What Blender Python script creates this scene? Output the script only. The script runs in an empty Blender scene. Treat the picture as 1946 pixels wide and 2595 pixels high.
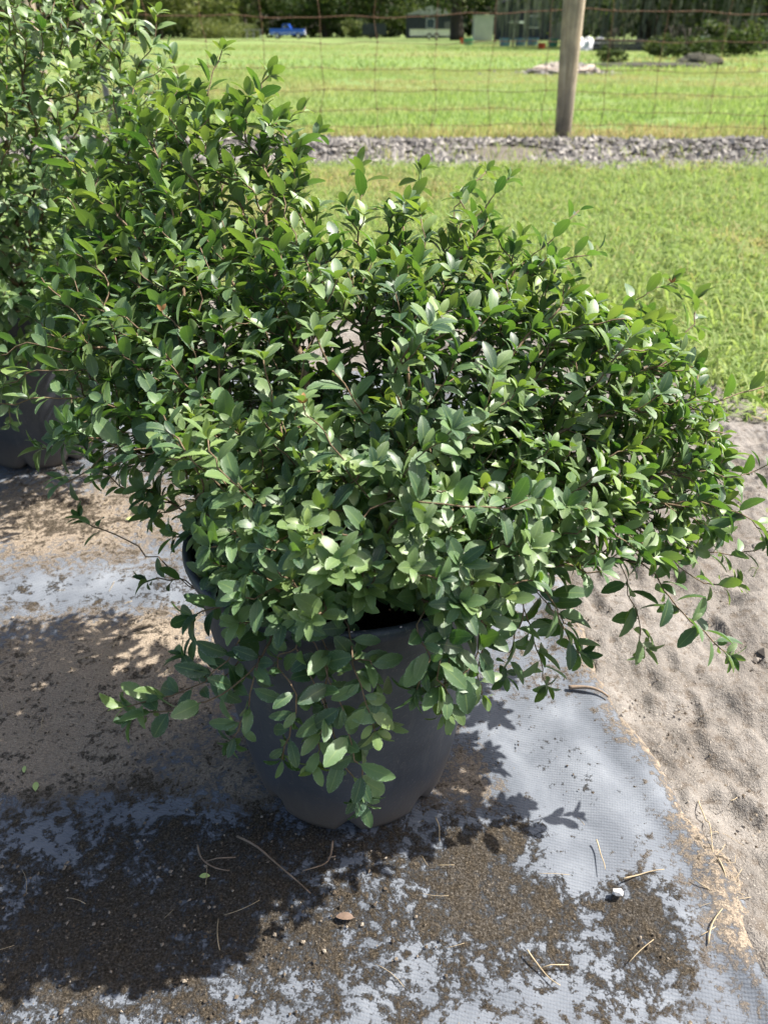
import bpy, math, random
import numpy as np
from mathutils import Vector, Matrix

random.seed(7)
RNG = np.random.default_rng(7)
scene = bpy.context.scene
R = math.radians

# ------------------------------------------------------------------ camera
CAM_H, PITCH, FPX = 0.70, R(31.94), 1948.0
cam_d = bpy.data.cameras.new('camera')
cam = bpy.data.objects.new('camera', cam_d)
scene.collection.objects.link(cam)
cam.location = (0, 0, CAM_H)
cam.rotation_euler = (math.pi / 2 - PITCH, 0, 0)
cam_d.sensor_fit = 'VERTICAL'
cam_d.sensor_height = 26.0 * 2595 / FPX
cam_d.sensor_width = cam_d.sensor_height * 0.75
cam_d.lens = 26.0
cam_d.clip_start, cam_d.clip_end = 0.02, 2000
cam_d.dof.use_dof = True
cam_d.dof.focus_distance = 0.70
cam_d.dof.aperture_fstop = 8.5
scene.camera = cam

# ------------------------------------------------------------------ light
SUN_AZ, SUN_EL = R(74), R(53)          # azimuth from +Y towards +X
SUN = Vector((math.sin(SUN_AZ) * math.cos(SUN_EL), math.cos(SUN_AZ) * math.cos(SUN_EL), math.sin(SUN_EL)))
world = bpy.data.worlds.new('World')
scene.world = world
world.use_nodes = True
wn = world.node_tree
sky = wn.nodes.new('ShaderNodeTexSky')
sky.sky_type = 'NISHITA'
sky.sun_disc = False
sky.dust_density = 4.0
sky.ozone_density = 0.5
sky.sun_elevation = SUN_EL
sky.sun_rotation = SUN_AZ
bg = wn.nodes['Background']
wn.links.new(sky.outputs[0], bg.inputs[0])
bg.inputs[1].default_value = 0.085
sun_d = bpy.data.lights.new('sun', 'SUN')
sun_d.energy = 5.0
sun_d.angle = R(0.53)
sun_d.color = (1.0, 0.95, 0.87)
sun = bpy.data.objects.new('sun', sun_d)
scene.collection.objects.link(sun)
sun.rotation_euler = SUN.to_track_quat('Z', 'Y').to_euler()
scene.view_settings.view_transform = 'Standard'
scene.view_settings.look = 'None'
scene.view_settings.exposure = 1.32
scene.view_settings.gamma = 1.0
scene.view_settings.use_curve_mapping = False
scene.render.engine = 'CYCLES'
scene.cycles.max_bounces = 8
scene.cycles.transmission_bounces = 6
scene.cycles.transparent_max_bounces = 4

# ------------------------------------------------------------------ measuring helpers (photo survey -> metres)
CT, ST = math.cos(PITCH), math.sin(PITCH)
KS = 1946.0 / 1659.0
def ray(sx, sy):
    a = (sx * KS - 973.0) / FPX
    b = (1297.5 - sy * KS) / FPX
    return Vector((a, CT + b * ST, -ST + b * CT))
def at_y(sx, sy, y):
    d = ray(sx, sy)
    t = y / d.y
    return Vector((d.x * t, y, CAM_H + d.z * t))
def on_ground(sx, sy, z=0.0):
    d = ray(sx, sy)
    t = (z - CAM_H) / d.z
    return Vector((d.x * t, d.y * t, z))
def far(sx, y):
    return ray(sx, 71).x / ray(sx, 71).y * y

# ------------------------------------------------------------------ mesh helpers
COL = scene.collection
def tag(o, label=None, cat=None, group=None, kind=None):
    if label: o['label'] = label
    if cat: o['category'] = cat
    if group: o['group'] = group
    if kind: o['kind'] = kind
    return o
def link(o, parent=None):
    COL.objects.link(o)
    if parent is not None: o.parent = parent
    return o
def empty(name, loc=(0, 0, 0), rz=0.0):
    o = bpy.data.objects.new(name, None)
    o.empty_display_size = 0.05
    o.location = loc
    o.rotation_euler = (0, 0, rz)
    return link(o)
def mesh_np(name, V, F, mat=None, attr=None, smooth=True):
    """F: list of index arrays (k,3) / (k,4)"""
    me = bpy.data.meshes.new(name)
    V = np.asarray(V, dtype=np.float32)
    if not isinstance(F, list): F = [F]
    F = [np.asarray(f, dtype=np.int32) for f in F if len(f)]
    nl = sum(f.size for f in F)
    npoly = sum(len(f) for f in F)
    me.vertices.add(len(V))
    me.vertices.foreach_set('co', V.ravel())
    me.loops.add(nl)
    me.polygons.add(npoly)
    me.loops.foreach_set('vertex_index', np.concatenate([f.ravel() for f in F]))
    tot = np.concatenate([np.full(len(f), f.shape[1], np.int32) for f in F])
    start = np.concatenate([[0], np.cumsum(tot)[:-1]]).astype(np.int32)
    me.polygons.foreach_set('loop_start', start)
    me.polygons.foreach_set('loop_total', tot)
    me.update(calc_edges=True)
    me.polygons.foreach_set('use_smooth', np.full(npoly, smooth, dtype=bool))
    if attr is not None:
        a = me.color_attributes.new('tint', 'FLOAT_COLOR', 'POINT')
        a.data.foreach_set('color', np.asarray(attr, dtype=np.float32).ravel())
    if mat is not None: me.materials.append(mat)
    return me
def obj(name, V, F, mat, parent=None, attr=None, smooth=True, loc=None):
    o = bpy.data.objects.new(name, mesh_np(name, V, F, mat, attr, smooth))
    if loc is not None: o.location = loc
    return link(o, parent)

class MB:
    """collects boxes / tubes / lathes into one mesh"""
    def __init__(s): s.V, s.Q, s.T, s.n = [], [], [], 0
    def add(s, V, Q=(), T=()):
        V = np.asarray(V, float)
        if len(Q): s.Q.append(np.asarray(Q, int) + s.n)
        if len(T): s.T.append(np.asarray(T, int) + s.n)
        s.V.append(V); s.n += len(V)
        return s
    def box(s, lo, hi, jit=0.0, rz=0.0, bev=0.0):
        (x0, y0, z0), (x1, y1, z1) = lo, hi
        V = np.array([(x, y, z) for z in (z0, z1) for x, y in ((x0, y0), (x1, y0), (x1, y1), (x0, y1))], float)
        if jit: V += RNG.normal(0, jit, V.shape)
        if rz:
            c = V.mean(0); ca, sa = math.cos(rz), math.sin(rz); d = V - c
            V = c + np.stack([d[:, 0] * ca - d[:, 1] * sa, d[:, 0] * sa + d[:, 1] * ca, d[:, 2]], 1)
        return s.add(V, [(0, 3, 2, 1), (4, 5, 6, 7), (0, 1, 5, 4), (1, 2, 6, 5), (2, 3, 7, 6), (3, 0, 4, 7)])
    def tube(s, P, rad, sides=6, cap=True):
        P = np.asarray(P, float); n = len(P)
        rad = np.broadcast_to(np.asarray(rad, float), (n,))
        T = np.gradient(P, axis=0); T /= np.linalg.norm(T, axis=1)[:, None] + 1e-12
        ref = np.array([0.31, 0.17, 0.93]) if abs(T[0] @ np.array([0.31, 0.17, 0.93])) < 0.9 else np.array([1.0, 0, 0])
        u = np.empty_like(P); cur = ref
        for i in range(n):
            cur = cur - T[i] * (cur @ T[i]); cur = cur / (np.linalg.norm(cur) + 1e-12); u[i] = cur
        w = np.cross(T, u)
        a = np.arange(sides) * 2 * math.pi / sides
        V = P[:, None] + rad[:, None, None] * (np.cos(a)[None, :, None] * u[:, None] + np.sin(a)[None, :, None] * w[:, None])
        V = V.reshape(-1, 3)
        i = np.arange(n - 1)[:, None] * sides; j = np.arange(sides)[None]; k = (j + 1) % sides
        Q = np.stack([i + j, i + k, i + k + sides, i + j + sides], -1).reshape(-1, 4)
        T3 = []
        if cap:
            V = np.vstack([V, P[0], P[-1]]); b = n * sides
            for q in range(sides):
                T3.append((b, (q + 1) % sides, q)); T3.append((b + 1, b - sides + q, b - sides + (q + 1) % sides))
        return s.add(V, Q, T3)
    def lathe(s, prof, seg=64, center=(0, 0), wob=None):
        prof = np.asarray(prof, float); n = len(prof)
        a = np.arange(seg) * 2 * math.pi / seg
        r = prof[:, 0][:, None] * np.ones(seg)[None]
        z = prof[:, 1][:, None] * np.ones(seg)[None]
        if wob is not None: r, z = wob(r, z, a[None])
        V = np.stack([center[0] + r * np.cos(a), center[1] + r * np.sin(a), z], -1).reshape(-1, 3)
        i = np.arange(n - 1)[:, None] * seg; j = np.arange(seg)[None]; k = (j + 1) % seg
        return s.add(V, np.stack([i + j, i + k, i + k + seg, i + j + seg], -1).reshape(-1, 4))
    def prism(s, pts, y0, y1, axis='y'):
        pts = list(pts); n = len(pts)
        V = [(x, y0, z) for x, z in pts] + [(x, y1, z) for x, z in pts]
        Q = [(i, (i + 1) % n, (i + 1) % n + n, i + n) for i in range(n)]
        V += [(sum(p[0] for p in pts) / n, y0, sum(p[1] for p in pts) / n), (sum(p[0] for p in pts) / n, y1, sum(p[1] for p in pts) / n)]
        T = [(2 * n, (i + 1) % n, i) for i in range(n)] + [(2 * n + 1, i + n, (i + 1) % n + n) for i in range(n)]
        return s.add(V, Q, T)
    def build(s, name, mat, parent=None, smooth=False, loc=None):
        F = []
        if s.Q: F.append(np.vstack(s.Q))
        if s.T: F.append(np.vstack(s.T))
        return obj(name, np.vstack(s.V), F, mat, parent, None, smooth, loc)

_tab = RNG.random((256, 256))
def vnoise(x, y):
    xi, yi = np.floor(x).astype(int), np.floor(y).astype(int)
    fx, fy = x - xi, y - yi
    fx, fy = fx * fx * (3 - 2 * fx), fy * fy * (3 - 2 * fy)
    t = lambda a, b: _tab[a & 255, b & 255]
    return (t(xi, yi) * (1 - fx) + t(xi + 1, yi) * fx) * (1 - fy) + (t(xi, yi + 1) * (1 - fx) + t(xi + 1, yi + 1) * fx) * fy
def fbm(x, y, octv=4):
    s, a, tot = 0, 1.0, 0
    for o in range(octv):
        s = s + a * vnoise(x * 2 ** o + 17.3 * o, y * 2 ** o + 5.1 * o); tot += a; a *= 0.5
    return s / tot

# ------------------------------------------------------------------ material helpers
def new_mat(name):
    m = bpy.data.materials.new(name); m.use_nodes = True
    nt = m.node_tree
    return m, nt, nt.nodes['Principled BSDF'], nt.nodes['Material Output']
def nd(nt, t, **k):
    n = nt.nodes.new(t)
    for a, v in k.items():
        if a.startswith('i_'):
            key = a[2:]
            n.inputs[int(key) if key.isdigit() else key].default_value = v
        else: setattr(n, a, v)
    return n
def noise(nt, vec, scale, detail=4, rough=0.55, dist=0.0):
    n = nd(nt, 'ShaderNodeTexNoise'); n.inputs['Scale'].default_value = scale; n.inputs['Detail'].default_value = detail
    n.inputs['Roughness'].default_value = rough; n.inputs['Distortion'].default_value = dist
    nt.links.new(vec, n.inputs['Vector']); return n.outputs[0]
def ramp(nt, fac, stops, interp='LINEAR'):
    r = nd(nt, 'ShaderNodeValToRGB'); e = r.color_ramp.elements; r.color_ramp.interpolation = interp
    while len(e) < len(stops): e.new(0.5)
    for q, (p, c) in zip(e, stops):
        q.position = p; q.color = (c, c, c, 1) if isinstance(c, (int, float)) else (*c, 1)
    nt.links.new(fac, r.inputs[0]); return r.outputs[0]
def mix(nt, f, a, b, mode='MIX'):
    m = nd(nt, 'ShaderNodeMix', data_type='RGBA', blend_type=mode)
    for sock, v in ((m.inputs[0], f), (m.inputs[6], a), (m.inputs[7], b)):
        if hasattr(v, 'is_linked'): nt.links.new(v, sock)
        elif isinstance(v, (int, float)): sock.default_value = v
        else: sock.default_value = (*v, 1)
    return m.outputs[2]
def mth(nt, op, a, b=None, c=None, clamp=False):
    m = nd(nt, 'ShaderNodeMath', operation=op, use_clamp=clamp)
    for i, v in enumerate((a, b, c)):
        if v is None: continue
        if hasattr(v, 'is_linked'): nt.links.new(v, m.inputs[i])
        else: m.inputs[i].default_value = v
    return m.outputs[0]
def coords(nt): return nd(nt, 'ShaderNodeTexCoord').outputs['Object']
def geo_pos(nt): return nd(nt, 'ShaderNodeNewGeometry').outputs['Position']
def bump(nt, h, strength, dist, bsdf):
    b = nd(nt, 'ShaderNodeBump'); b.inputs['Strength'].default_value = strength; b.inputs['Distance'].default_value = dist
    nt.links.new(h, b.inputs['Height']); nt.links.new(b.outputs[0], bsdf.inputs['Normal'])
def tint(nt):
    a = nd(nt, 'ShaderNodeVertexColor', layer_name='tint')
    s = nd(nt, 'ShaderNodeSeparateColor'); nt.links.new(a.outputs[0], s.inputs[0])
    return s.outputs[0], s.outputs[1], s.outputs[2], a.outputs[1]
def simple(name, c1, c2, scale=8.0, rough=0.7, bumpd=0.0, spec=0.3, metal=0.0, bscale=None):
    m, nt, b, o = new_mat(name); v = coords(nt)
    n = noise(nt, v, scale, 5, 0.6)
    nt.links.new(ramp(nt, n, [(0.3, c1), (0.7, c2)]), b.inputs['Base Color'])
    b.inputs['Roughness'].default_value = rough; b.inputs['Specular IOR Level'].default_value = spec; b.inputs['Metallic'].default_value = metal
    if bumpd: bump(nt, noise(nt, v, bscale or scale * 3, 5, 0.6), 1.0, bumpd, b)
    return m
def leaf_shader(name, dark, mid, young, trans, tw=0.35, rough=0.42, detail=True):
    m, nt, b, out = new_mat(name)
    across, along, rnd, age = tint(nt)
    v = geo_pos(nt)
    col = mix(nt, rnd, dark, mid)
    col = mix(nt, age, col, young)
    if detail:
        n1 = noise(nt, v, 160, 3, 0.6)
        col = mix(nt, mth(nt, 'MULTIPLY', n1, 0.5), col, mix(nt, 0.5, col, (0.0, 0.0, 0.0)))
        rib = ramp(nt, across, [(0.03, 1.0), (0.10, 0.0)])
        col = mix(nt, mth(nt, 'MULTIPLY', rib, 0.45), col, (0.22, 0.30, 0.10))
        dust = ramp(nt, noise(nt, v, 900, 2, 0.7), [(0.50, 0.0), (0.72, 1.0)])
        edge = ramp(nt, across, [(0.60, 0.10), (0.96, 0.75)])
        col = mix(nt, mth(nt, 'MULTIPLY', dust, edge), col, (0.36, 0.44, 0.36))
    nt.links.new(col, b.inputs['Base Color'])
    b.inputs['Roughness'].default_value = rough
    b.inputs['Specular IOR Level'].default_value = 0.58 if detail else 0.1
    tr = nd(nt, 'ShaderNodeBsdfTranslucent')
    tcol = mix(nt, age, mix(nt, rnd, trans[0], trans[1]), trans[2])
    nt.links.new(tcol, tr.inputs[0])
    ms = nd(nt, 'ShaderNodeMixShader'); ms.inputs[0].default_value = tw
    nt.links.new(b.outputs[0], ms.inputs[1]); nt.links.new(tr.outputs[0], ms.inputs[2])
    nt.links.new(ms.outputs[0], out.inputs[0])
    return m

M = {}
M['leaf'] = leaf_shader('shrub leaf', (0.026, 0.070, 0.034), (0.140, 0.235, 0.095), (0.30, 0.40, 0.11),
                        ((0.06, 0.16, 0.015), (0.18, 0.34, 0.03), (0.40, 0.50, 0.06)), 0.29, 0.46)
M['redleaf'] = leaf_shader('reddish young leaf', (0.42, 0.20, 0.10), (0.48, 0.26, 0.13), (0.42, 0.25, 0.12),
                           ((0.5, 0.15, 0.06),) * 3, 0.4, 0.45, False)
M['grass'] = leaf_shader('lawn grass', (0.155, 0.245, 0.075), (0.31, 0.39, 0.145), (0.42, 0.34, 0.18),
                         ((0.23, 0.37, 0.07), (0.38, 0.49, 0.12), (0.42, 0.34, 0.14)), 0.42, 0.6, False)
M['farleaf'] = leaf_shader('distant foliage', (0.022, 0.040, 0.018), (0.060, 0.092, 0.034), (0.21, 0.23, 0.08),
                           ((0.03, 0.06, 0.01), (0.08, 0.14, 0.02), (0.25, 0.28, 0.06)), 0.3, 0.6, False)
M['bark'] = simple('twig bark', (0.10, 0.065, 0.038), (0.21, 0.15, 0.095), 220, 0.75, 0.0006)
M['youngbark'] = simple('young twig bark', (0.22, 0.12, 0.04), (0.30, 0.19, 0.08), 200, 0.6, 0.0003)
M['trunk'] = simple('tree bark', (0.03, 0.025, 0.02), (0.09, 0.075, 0.06), 6, 0.9, 0.03)

# ------------------------------------------------------------------ setting: ground sheet
def mat_ground():
    m, nt, b, o = new_mat('field turf'); v = geo_pos(nt)
    n1 = noise(nt, v, 0.35, 5, 0.6, 0.6); n2 = noise(nt, v, 3.0, 5, 0.65); n3 = noise(nt, v, 45, 3, 0.6)
    sc = nd(nt, 'ShaderNodeMapping'); sc.inputs['Scale'].default_value = (0.05, 0.22, 1); nt.links.new(v, sc.inputs[0])
    n4 = noise(nt, sc.outputs[0], 1.0, 5, 0.6, 0.8)
    g = ramp(nt, n2, [(0.30, (0.125, 0.195, 0.058)), (0.55, (0.175, 0.252, 0.088)), (0.75, (0.235, 0.292, 0.115))])
    straw = ramp(nt, n3, [(0.3, (0.19, 0.18, 0.07)), (0.7, (0.26, 0.235, 0.10))])
    f = ramp(nt, mth(nt, 'ADD', mth(nt, 'MULTIPLY', n4, 0.7), mth(nt, 'MULTIPLY', n1, 0.3)), [(0.47, 0.0), (0.66, 0.7)])
    col = mix(nt, f, g, straw)
    col = mix(nt, ramp(nt, n3, [(0.35, 0.35), (0.6, 0.0)]), col, (0.05, 0.07, 0.02))
    nt.links.new(col, b.inputs['Base Color']); b.inputs['Roughness'].default_value = 0.95; b.inputs['Specular IOR Level'].default_value = 0.05
    bump(nt, n3, 1.0, 0.02, b)
    return m
gx = np.concatenate([[-900, -300, -120], np.linspace(-60, 60, 41), [120, 300, 900]])
gy = np.concatenate([[-300, -60, -10], np.linspace(-2, 90, 47), np.linspace(95, 200, 22), [400, 1200]])
GX, GY = np.meshgrid(gx, gy)
GZ = np.where((GY > 9), (fbm(GX * 0.13, GY * 0.13, 3) - 0.5) * 0.10 * np.clip((GY - 9) / 8, 0, 1), 0.0) - 0.012
def gridF(nx, ny):
    i = np.arange(ny - 1)[:, None] * nx; j = np.arange(nx - 1)[None]
    return np.stack([i + j, i + j + 1, i + j + 1 + nx, i + j + nx], -1).reshape(-1, 4)
g = obj('ground', np.stack([GX, GY, GZ], -1).reshape(-1, 3), gridF(len(gx), len(gy)), mat_ground())
tag(g, 'sunlit green field turf with straw coloured patches', kind='structure')

# ------------------------------------------------------------------ bare sand
def mat_sand():
    m, nt, b, o = new_mat('bare sandy soil'); v = geo_pos(nt)
    n1 = noise(nt, v, 9, 5, 0.6, 0.4); n2 = noise(nt, v, 70, 5, 0.7); n3 = noise(nt, v, 520, 2, 0.6)
    c = ramp(nt, n1, [(0.3, (0.118, 0.106, 0.095)), (0.5, (0.178, 0.163, 0.148)), (0.72, (0.24, 0.223, 0.206))])
    c = mix(nt, ramp(nt, n2, [(0.36, 0.8), (0.49, 0.0)]), c, (0.11, 0.09, 0.072))
    c = mix(nt, ramp(nt, n3, [(0.60, 0.0), (0.72, 0.6)]), c, (0.48, 0.43, 0.37))
    c = mix(nt, ramp(nt, n3, [(0.28, 0.6), (0.38, 0.0)]), c, (0.12, 0.09, 0.07))
    nt.links.new(c, b.inputs['Base Color']); b.inputs['Roughness'].default_value = 0.95; b.inputs['Specular IOR Level'].default_value = 0.1
    bump(nt, mth(nt, 'ADD', n2, mth(nt, 'MULTIPLY', n3, 0.35)), 0.9, 0.006, b)
    return m
def sand_edge(x):      # far border of the bare soil (metres ahead) - grass starts there
    return np.clip(2.17 - 3.4 * (x - 0.626), 1.05, 2.5) + 0.16 * (fbm(x * 5 + 3, x * 0 + 9, 3) - 0.5)
sx_ = np.concatenate([np.linspace(-1.8, -0.02, 60), np.linspace(0.0, 1.15, 330), np.linspace(1.16, 1.7, 40)]); nx, ny = len(sx_), 330
ty_ = np.linspace(0, 1, ny) ** 1.15
SX = np.repeat(sx_[None], ny, 0)
EDGE = np.minimum(sand_edge(SX), 2.4)
SY = -0.6 + (EDGE + 0.15 + 0.6) * ty_[:, None]
SZ = (fbm(SX * 5, SY * 5, 4) - 0.5) * 0.028 + (fbm(SX * 21, SY * 21, 5) - 0.5) * 0.022 + (fbm(SX * 110, SY * 110, 2) - 0.5) * 0.007 + 0.008
clod = fbm(SX * 16 + 40, SY * 16, 3)
SZ -= 0.016 * np.clip(clod - 0.57, 0, 1) / 0.15
SZ += 0.009 * np.clip(fbm(SX * 24 + 9, SY * 24 + 4, 2) - 0.62, 0, 1) / 0.2
SZ = np.maximum(SZ, -0.008)
SZ = np.where(SY > EDGE - 0.05, SZ - 0.03 * np.clip((SY - EDGE + 0.05) / 0.2, 0, 1), SZ)
MATX0 = None
# border of the ground cloth towards the sand, surveyed from the photograph
edge_px = [(1180, 1130), (1235, 1290), (1315, 1490), (1400, 1610), (1480, 1735), (1545, 1830), (1600, 1905), (1660, 2010), (1740, 2160), (1900, 2500)]
EP = np.array([[p.x, p.y] for p in (on_ground(*q) for q in edge_px)])
EP = EP[np.argsort(EP[:, 1])]
def cloth_edge(y):
    return np.interp(y, EP[:, 1], EP[:, 0]) + 0.006 * np.sin(y * 31) + 0.034 * (fbm(y * 14, y * 0 + 2.2, 4) - 0.5)
under = SX < cloth_edge(SY) - 0.03
SZ = np.where(under & (SY < 1.75), np.minimum(SZ * 0.3, 0.0) - 0.004, SZ)
g = obj('sandy_soil', np.stack([SX, SY, SZ], -1).reshape(-1, 3), gridF(nx, ny), mat_sand())
tag(g, 'bare pale sandy soil with footprints beside the ground cloth', kind='structure')
def sand_z(x, y):
    return 0.004 + (fbm(x * 5, y * 5, 4) - 0.5) * 0.028 + (fbm(x * 38, y * 38, 3) - 0.5) * 0.010

# ------------------------------------------------------------------ woven ground cloth
def mat_cloth():
    m, nt, b, o = new_mat('woven ground cloth'); v = geo_pos(nt)
    crust, dirt, wet, _ = tint(nt)
    rot = nd(nt, 'ShaderNodeMapping'); rot.inputs['Rotation'].default_value = (0, 0, R(14)); nt.links.new(v, rot.inputs[0])
    w1 = nd(nt, 'ShaderNodeTexWave', wave_type='BANDS', bands_direction='Y'); w1.inputs['Scale'].default_value = 95; w1.inputs['Distortion'].default_value = 2.5
    w1.inputs['Detail Scale'].default_value = 4
    w2 = nd(nt, 'ShaderNodeTexWave', wave_type='BANDS', bands_direction='X'); w2.inputs['Scale'].default_value = 120; w2.inputs['Distortion'].default_value = 0.5
    nt.links.new(rot.outputs[0], w1.inputs[0]); nt.links.new(rot.outputs[0], w2.inputs[0])
    weave = mth(nt, 'ADD', mth(nt, 'MULTIPLY', w1.outputs[1], 0.82), mth(nt, 'MULTIPLY', w2.outputs[1], 0.18))
    n1 = noise(nt, v, 14, 5, 0.6, 0.5); n2 = noise(nt, v, 110, 7, 0.78, 0.15); n3 = noise(nt, v, 430, 3, 0.7); n4 = noise(nt, v, 26, 6, 0.7, 0.4)
    cl = ramp(nt, n1, [(0.28, (0.068, 0.077, 0.092)), (0.5, (0.116, 0.128, 0.149)), (0.75, (0.19, 0.206, 0.23))])
    cl = mix(nt, mth(nt, 'MULTIPLY', ramp(nt, weave, [(0.25, 1.0), (0.75, 0.0)]), 0.42), cl, (0.13, 0.15, 0.18))
    # sandy dust lying on the cloth
    sd = ramp(nt, n3, [(0.3, (0.20, 0.155, 0.11)), (0.55, (0.31, 0.25, 0.185)), (0.75, (0.41, 0.345, 0.27))])
    sf = mth(nt, 'ADD', dirt, mth(nt, 'MULTIPLY', mth(nt, 'SUBTRACT', mth(nt, 'ADD', mth(nt, 'MULTIPLY', n2, 0.6), mth(nt, 'MULTIPLY', n4, 0.4)), 0.5), 3.0))
    sfr = ramp(nt, sf, [(0.42, 0.0), (0.66, 0.92)])
    col = mix(nt, sfr, cl, sd)
    # dark algae crust
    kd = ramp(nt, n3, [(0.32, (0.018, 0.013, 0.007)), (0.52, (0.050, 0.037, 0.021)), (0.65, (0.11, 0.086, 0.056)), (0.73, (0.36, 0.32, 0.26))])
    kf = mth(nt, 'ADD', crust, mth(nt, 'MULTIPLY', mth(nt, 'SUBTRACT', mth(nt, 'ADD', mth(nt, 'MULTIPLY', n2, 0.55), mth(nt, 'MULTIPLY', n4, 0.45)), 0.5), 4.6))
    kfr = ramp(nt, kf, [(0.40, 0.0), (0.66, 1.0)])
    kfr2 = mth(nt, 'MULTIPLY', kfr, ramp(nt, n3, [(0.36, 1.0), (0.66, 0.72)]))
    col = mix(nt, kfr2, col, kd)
    nt.links.new(col, b.inputs['Base Color'])
    b.inputs['Roughness'].default_value = 0.75; b.inputs['Specular IOR Level'].default_value = 0.25
    h = mth(nt, 'ADD', mth(nt, 'MULTIPLY', weave, 0.10), mth(nt, 'ADD', mth(nt, 'MULTIPLY', kfr, mth(nt, 'ADD', 0.35, n3)), mth(nt, 'MULTIPLY', sfr, mth(nt, 'MULTIPLY', n3, 0.8))))
    bump(nt, h, 1.0, 0.0035, b)
    return m
def blobs(X, Y, lst):
    a = np.zeros_like(X)
    for sx, sy, rx, ry, w in lst:
        c = on_ground(sx, sy); e = on_ground(sx + rx, sy); f = on_ground(sx, sy + ry)
        dx = max(abs(e.x - c.x), 0.01); dy = max(abs(f.y - c.y), 0.01)
        a = a + w * np.exp(-(((X - c.x) / dx) ** 2 + ((Y - c.y) / dy) ** 2))
    return a
nx, ny = 300, 280
cy_ = np.linspace(-0.35, 1.75, ny)
U = np.linspace(0, 1, nx)[None] ** 0.8
CE = cloth_edge(cy_)[:, None]
CY = np.repeat(cy_[:, None], nx, 1)
CX = -1.7 + (CE + 1.7) * U
CZ = 0.010 + (fbm(CX * 4, CY * 4, 3) - 0.5) * 0.016 + (fbm(CX * 19, CY * 19, 3) - 0.5) * 0.006
dist_e = CE - CX
CZ += 0.010 * np.exp(-((dist_e - 0.035) / 0.018) ** 2) * (0.4 + fbm(CX * 6, CY * 6, 2))      # rolled lip along the border
CZ -= 0.012 * np.clip(1 - dist_e / 0.015, 0, 1)
fold = np.sin((CX * 0.8 + CY * 0.25) * 60 + 3 * fbm(CX * 5, CY * 5, 2)) * 0.0035 * np.exp(-((dist_e - 0.10) / 0.08) ** 2)
CZ += fold
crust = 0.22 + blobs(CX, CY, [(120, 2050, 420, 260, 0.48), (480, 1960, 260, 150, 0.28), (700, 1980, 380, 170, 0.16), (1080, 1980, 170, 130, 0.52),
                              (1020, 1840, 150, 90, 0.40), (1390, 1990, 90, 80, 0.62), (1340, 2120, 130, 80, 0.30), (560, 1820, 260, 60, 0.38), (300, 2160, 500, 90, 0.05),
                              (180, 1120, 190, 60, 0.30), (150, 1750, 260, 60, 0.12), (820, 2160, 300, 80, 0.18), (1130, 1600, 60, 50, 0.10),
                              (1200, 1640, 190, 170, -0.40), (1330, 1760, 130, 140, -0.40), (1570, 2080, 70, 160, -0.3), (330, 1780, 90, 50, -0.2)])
dirt = 0.38 + blobs(CX, CY, [(120, 1580, 330, 110, 0.38), (180, 1470, 300, 150, 0.42), (330, 1400, 160, 60, 0.25), (150, 1130, 260, 90, 0.50), (520, 1700, 160, 80, 0.3), (1120, 1450, 60, 60, 0.1), (1000, 1700, 90, 90, 0.28),
                             (1480, 1850, 60, 120, 0.10), (1560, 2000, 40, 120, 0.20), (60, 1680, 200, 60, 0.3), (200, 1290, 240, 30, -0.30), (1180, 1600, 160, 130, -0.25), (1290, 1760, 150, 120, -0.3), (340, 1770, 110, 60, -0.2)])
dirt = dirt + 0.45 * np.exp(-np.clip(dist_e, 0, 9) / 0.022)
attr = np.stack([np.clip(crust, 0, 1), np.clip(dirt, 0, 1), CX * 0, CX * 0 + 1], -1).reshape(-1, 4)
g = obj('ground_cloth', np.stack([CX, CY, CZ], -1).reshape(-1, 3), gridF(nx, ny), mat_cloth(), None, attr)
tag(g, 'grey woven weed barrier cloth with sand and dark crust', kind='structure')
def cloth_z(x, y): return 0.012 + (fbm(x * 4, y * 4, 3) - 0.5) * 0.016 + (fbm(x * 19, y * 19, 3) - 0.5) * 0.006

def ground_z(x, y):
    x = np.asarray(x, float); y = np.asarray(y, float)
    return np.where(x < cloth_edge(y), cloth_z(x, y), sand_z(x, y))

# ------------------------------------------------------------------ grass (blades)
def blades(name, X, Y, H, W, lean, age, label, z0=-0.012):
    n = len(X)
    a = RNG.random(n) * 2 * math.pi
    la = RNG.random(n) * 2 * math.pi
    L = lean * (0.3 + RNG.random(n)) * H
    ca, sa = np.cos(a) * W / 2, np.sin(a) * W / 2
    dx, dy = np.cos(la) * L, np.sin(la) * L
    Z0 = np.zeros(n) + z0
    lean = min(lean, 1.5)
    V = np.stack([np.stack([X - ca, Y - sa, Z0], 1), np.stack([X + ca, Y + sa, Z0], 1),
                  np.stack([X + ca * .8 + dx * .35, Y + sa * .8 + dy * .35, Z0 + H * .6], 1),
                  np.stack([X - ca * .8 + dx * .35, Y - sa * .8 + dy * .35, Z0 + H * .6], 1),
                  np.stack([X + dx, Y + dy, Z0 + H * (1 - 0.25 * lean)], 1)], 1).reshape(-1, 3)
    b = np.arange(n) * 5
    Q = np.stack([b, b + 1, b + 2, b + 3], 1); T = np.stack([b + 3, b + 2, b + 4], 1)
    rnd = RNG.random(n)
    at = np.stack([np.zeros(n), np.zeros(n), rnd, age], 1)
    o = obj(name, V, [Q, T], M['grass'], None, np.repeat(at, 5, 0))
    return tag(o, label, kind='stuff')
n = 175000
X = RNG.uniform(-1.2, 3.6, n); Y = 1.0 + (5.2 - 1.0) * RNG.random(n) ** 1.0
patch = fbm(X * 3, Y * 3, 3)
keep = (Y > sand_edge(X) - 0.20 + 0.9 * (fbm(X * 6, Y * 6, 4) - 0.40)) & (X < 0.66 * Y + 0.3) & (X > -0.18 * Y - 0.35) & (patch > 0.16 + 0.1 * RNG.random(n))
X, Y, patch = X[keep], Y[keep], patch[keep]
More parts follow.
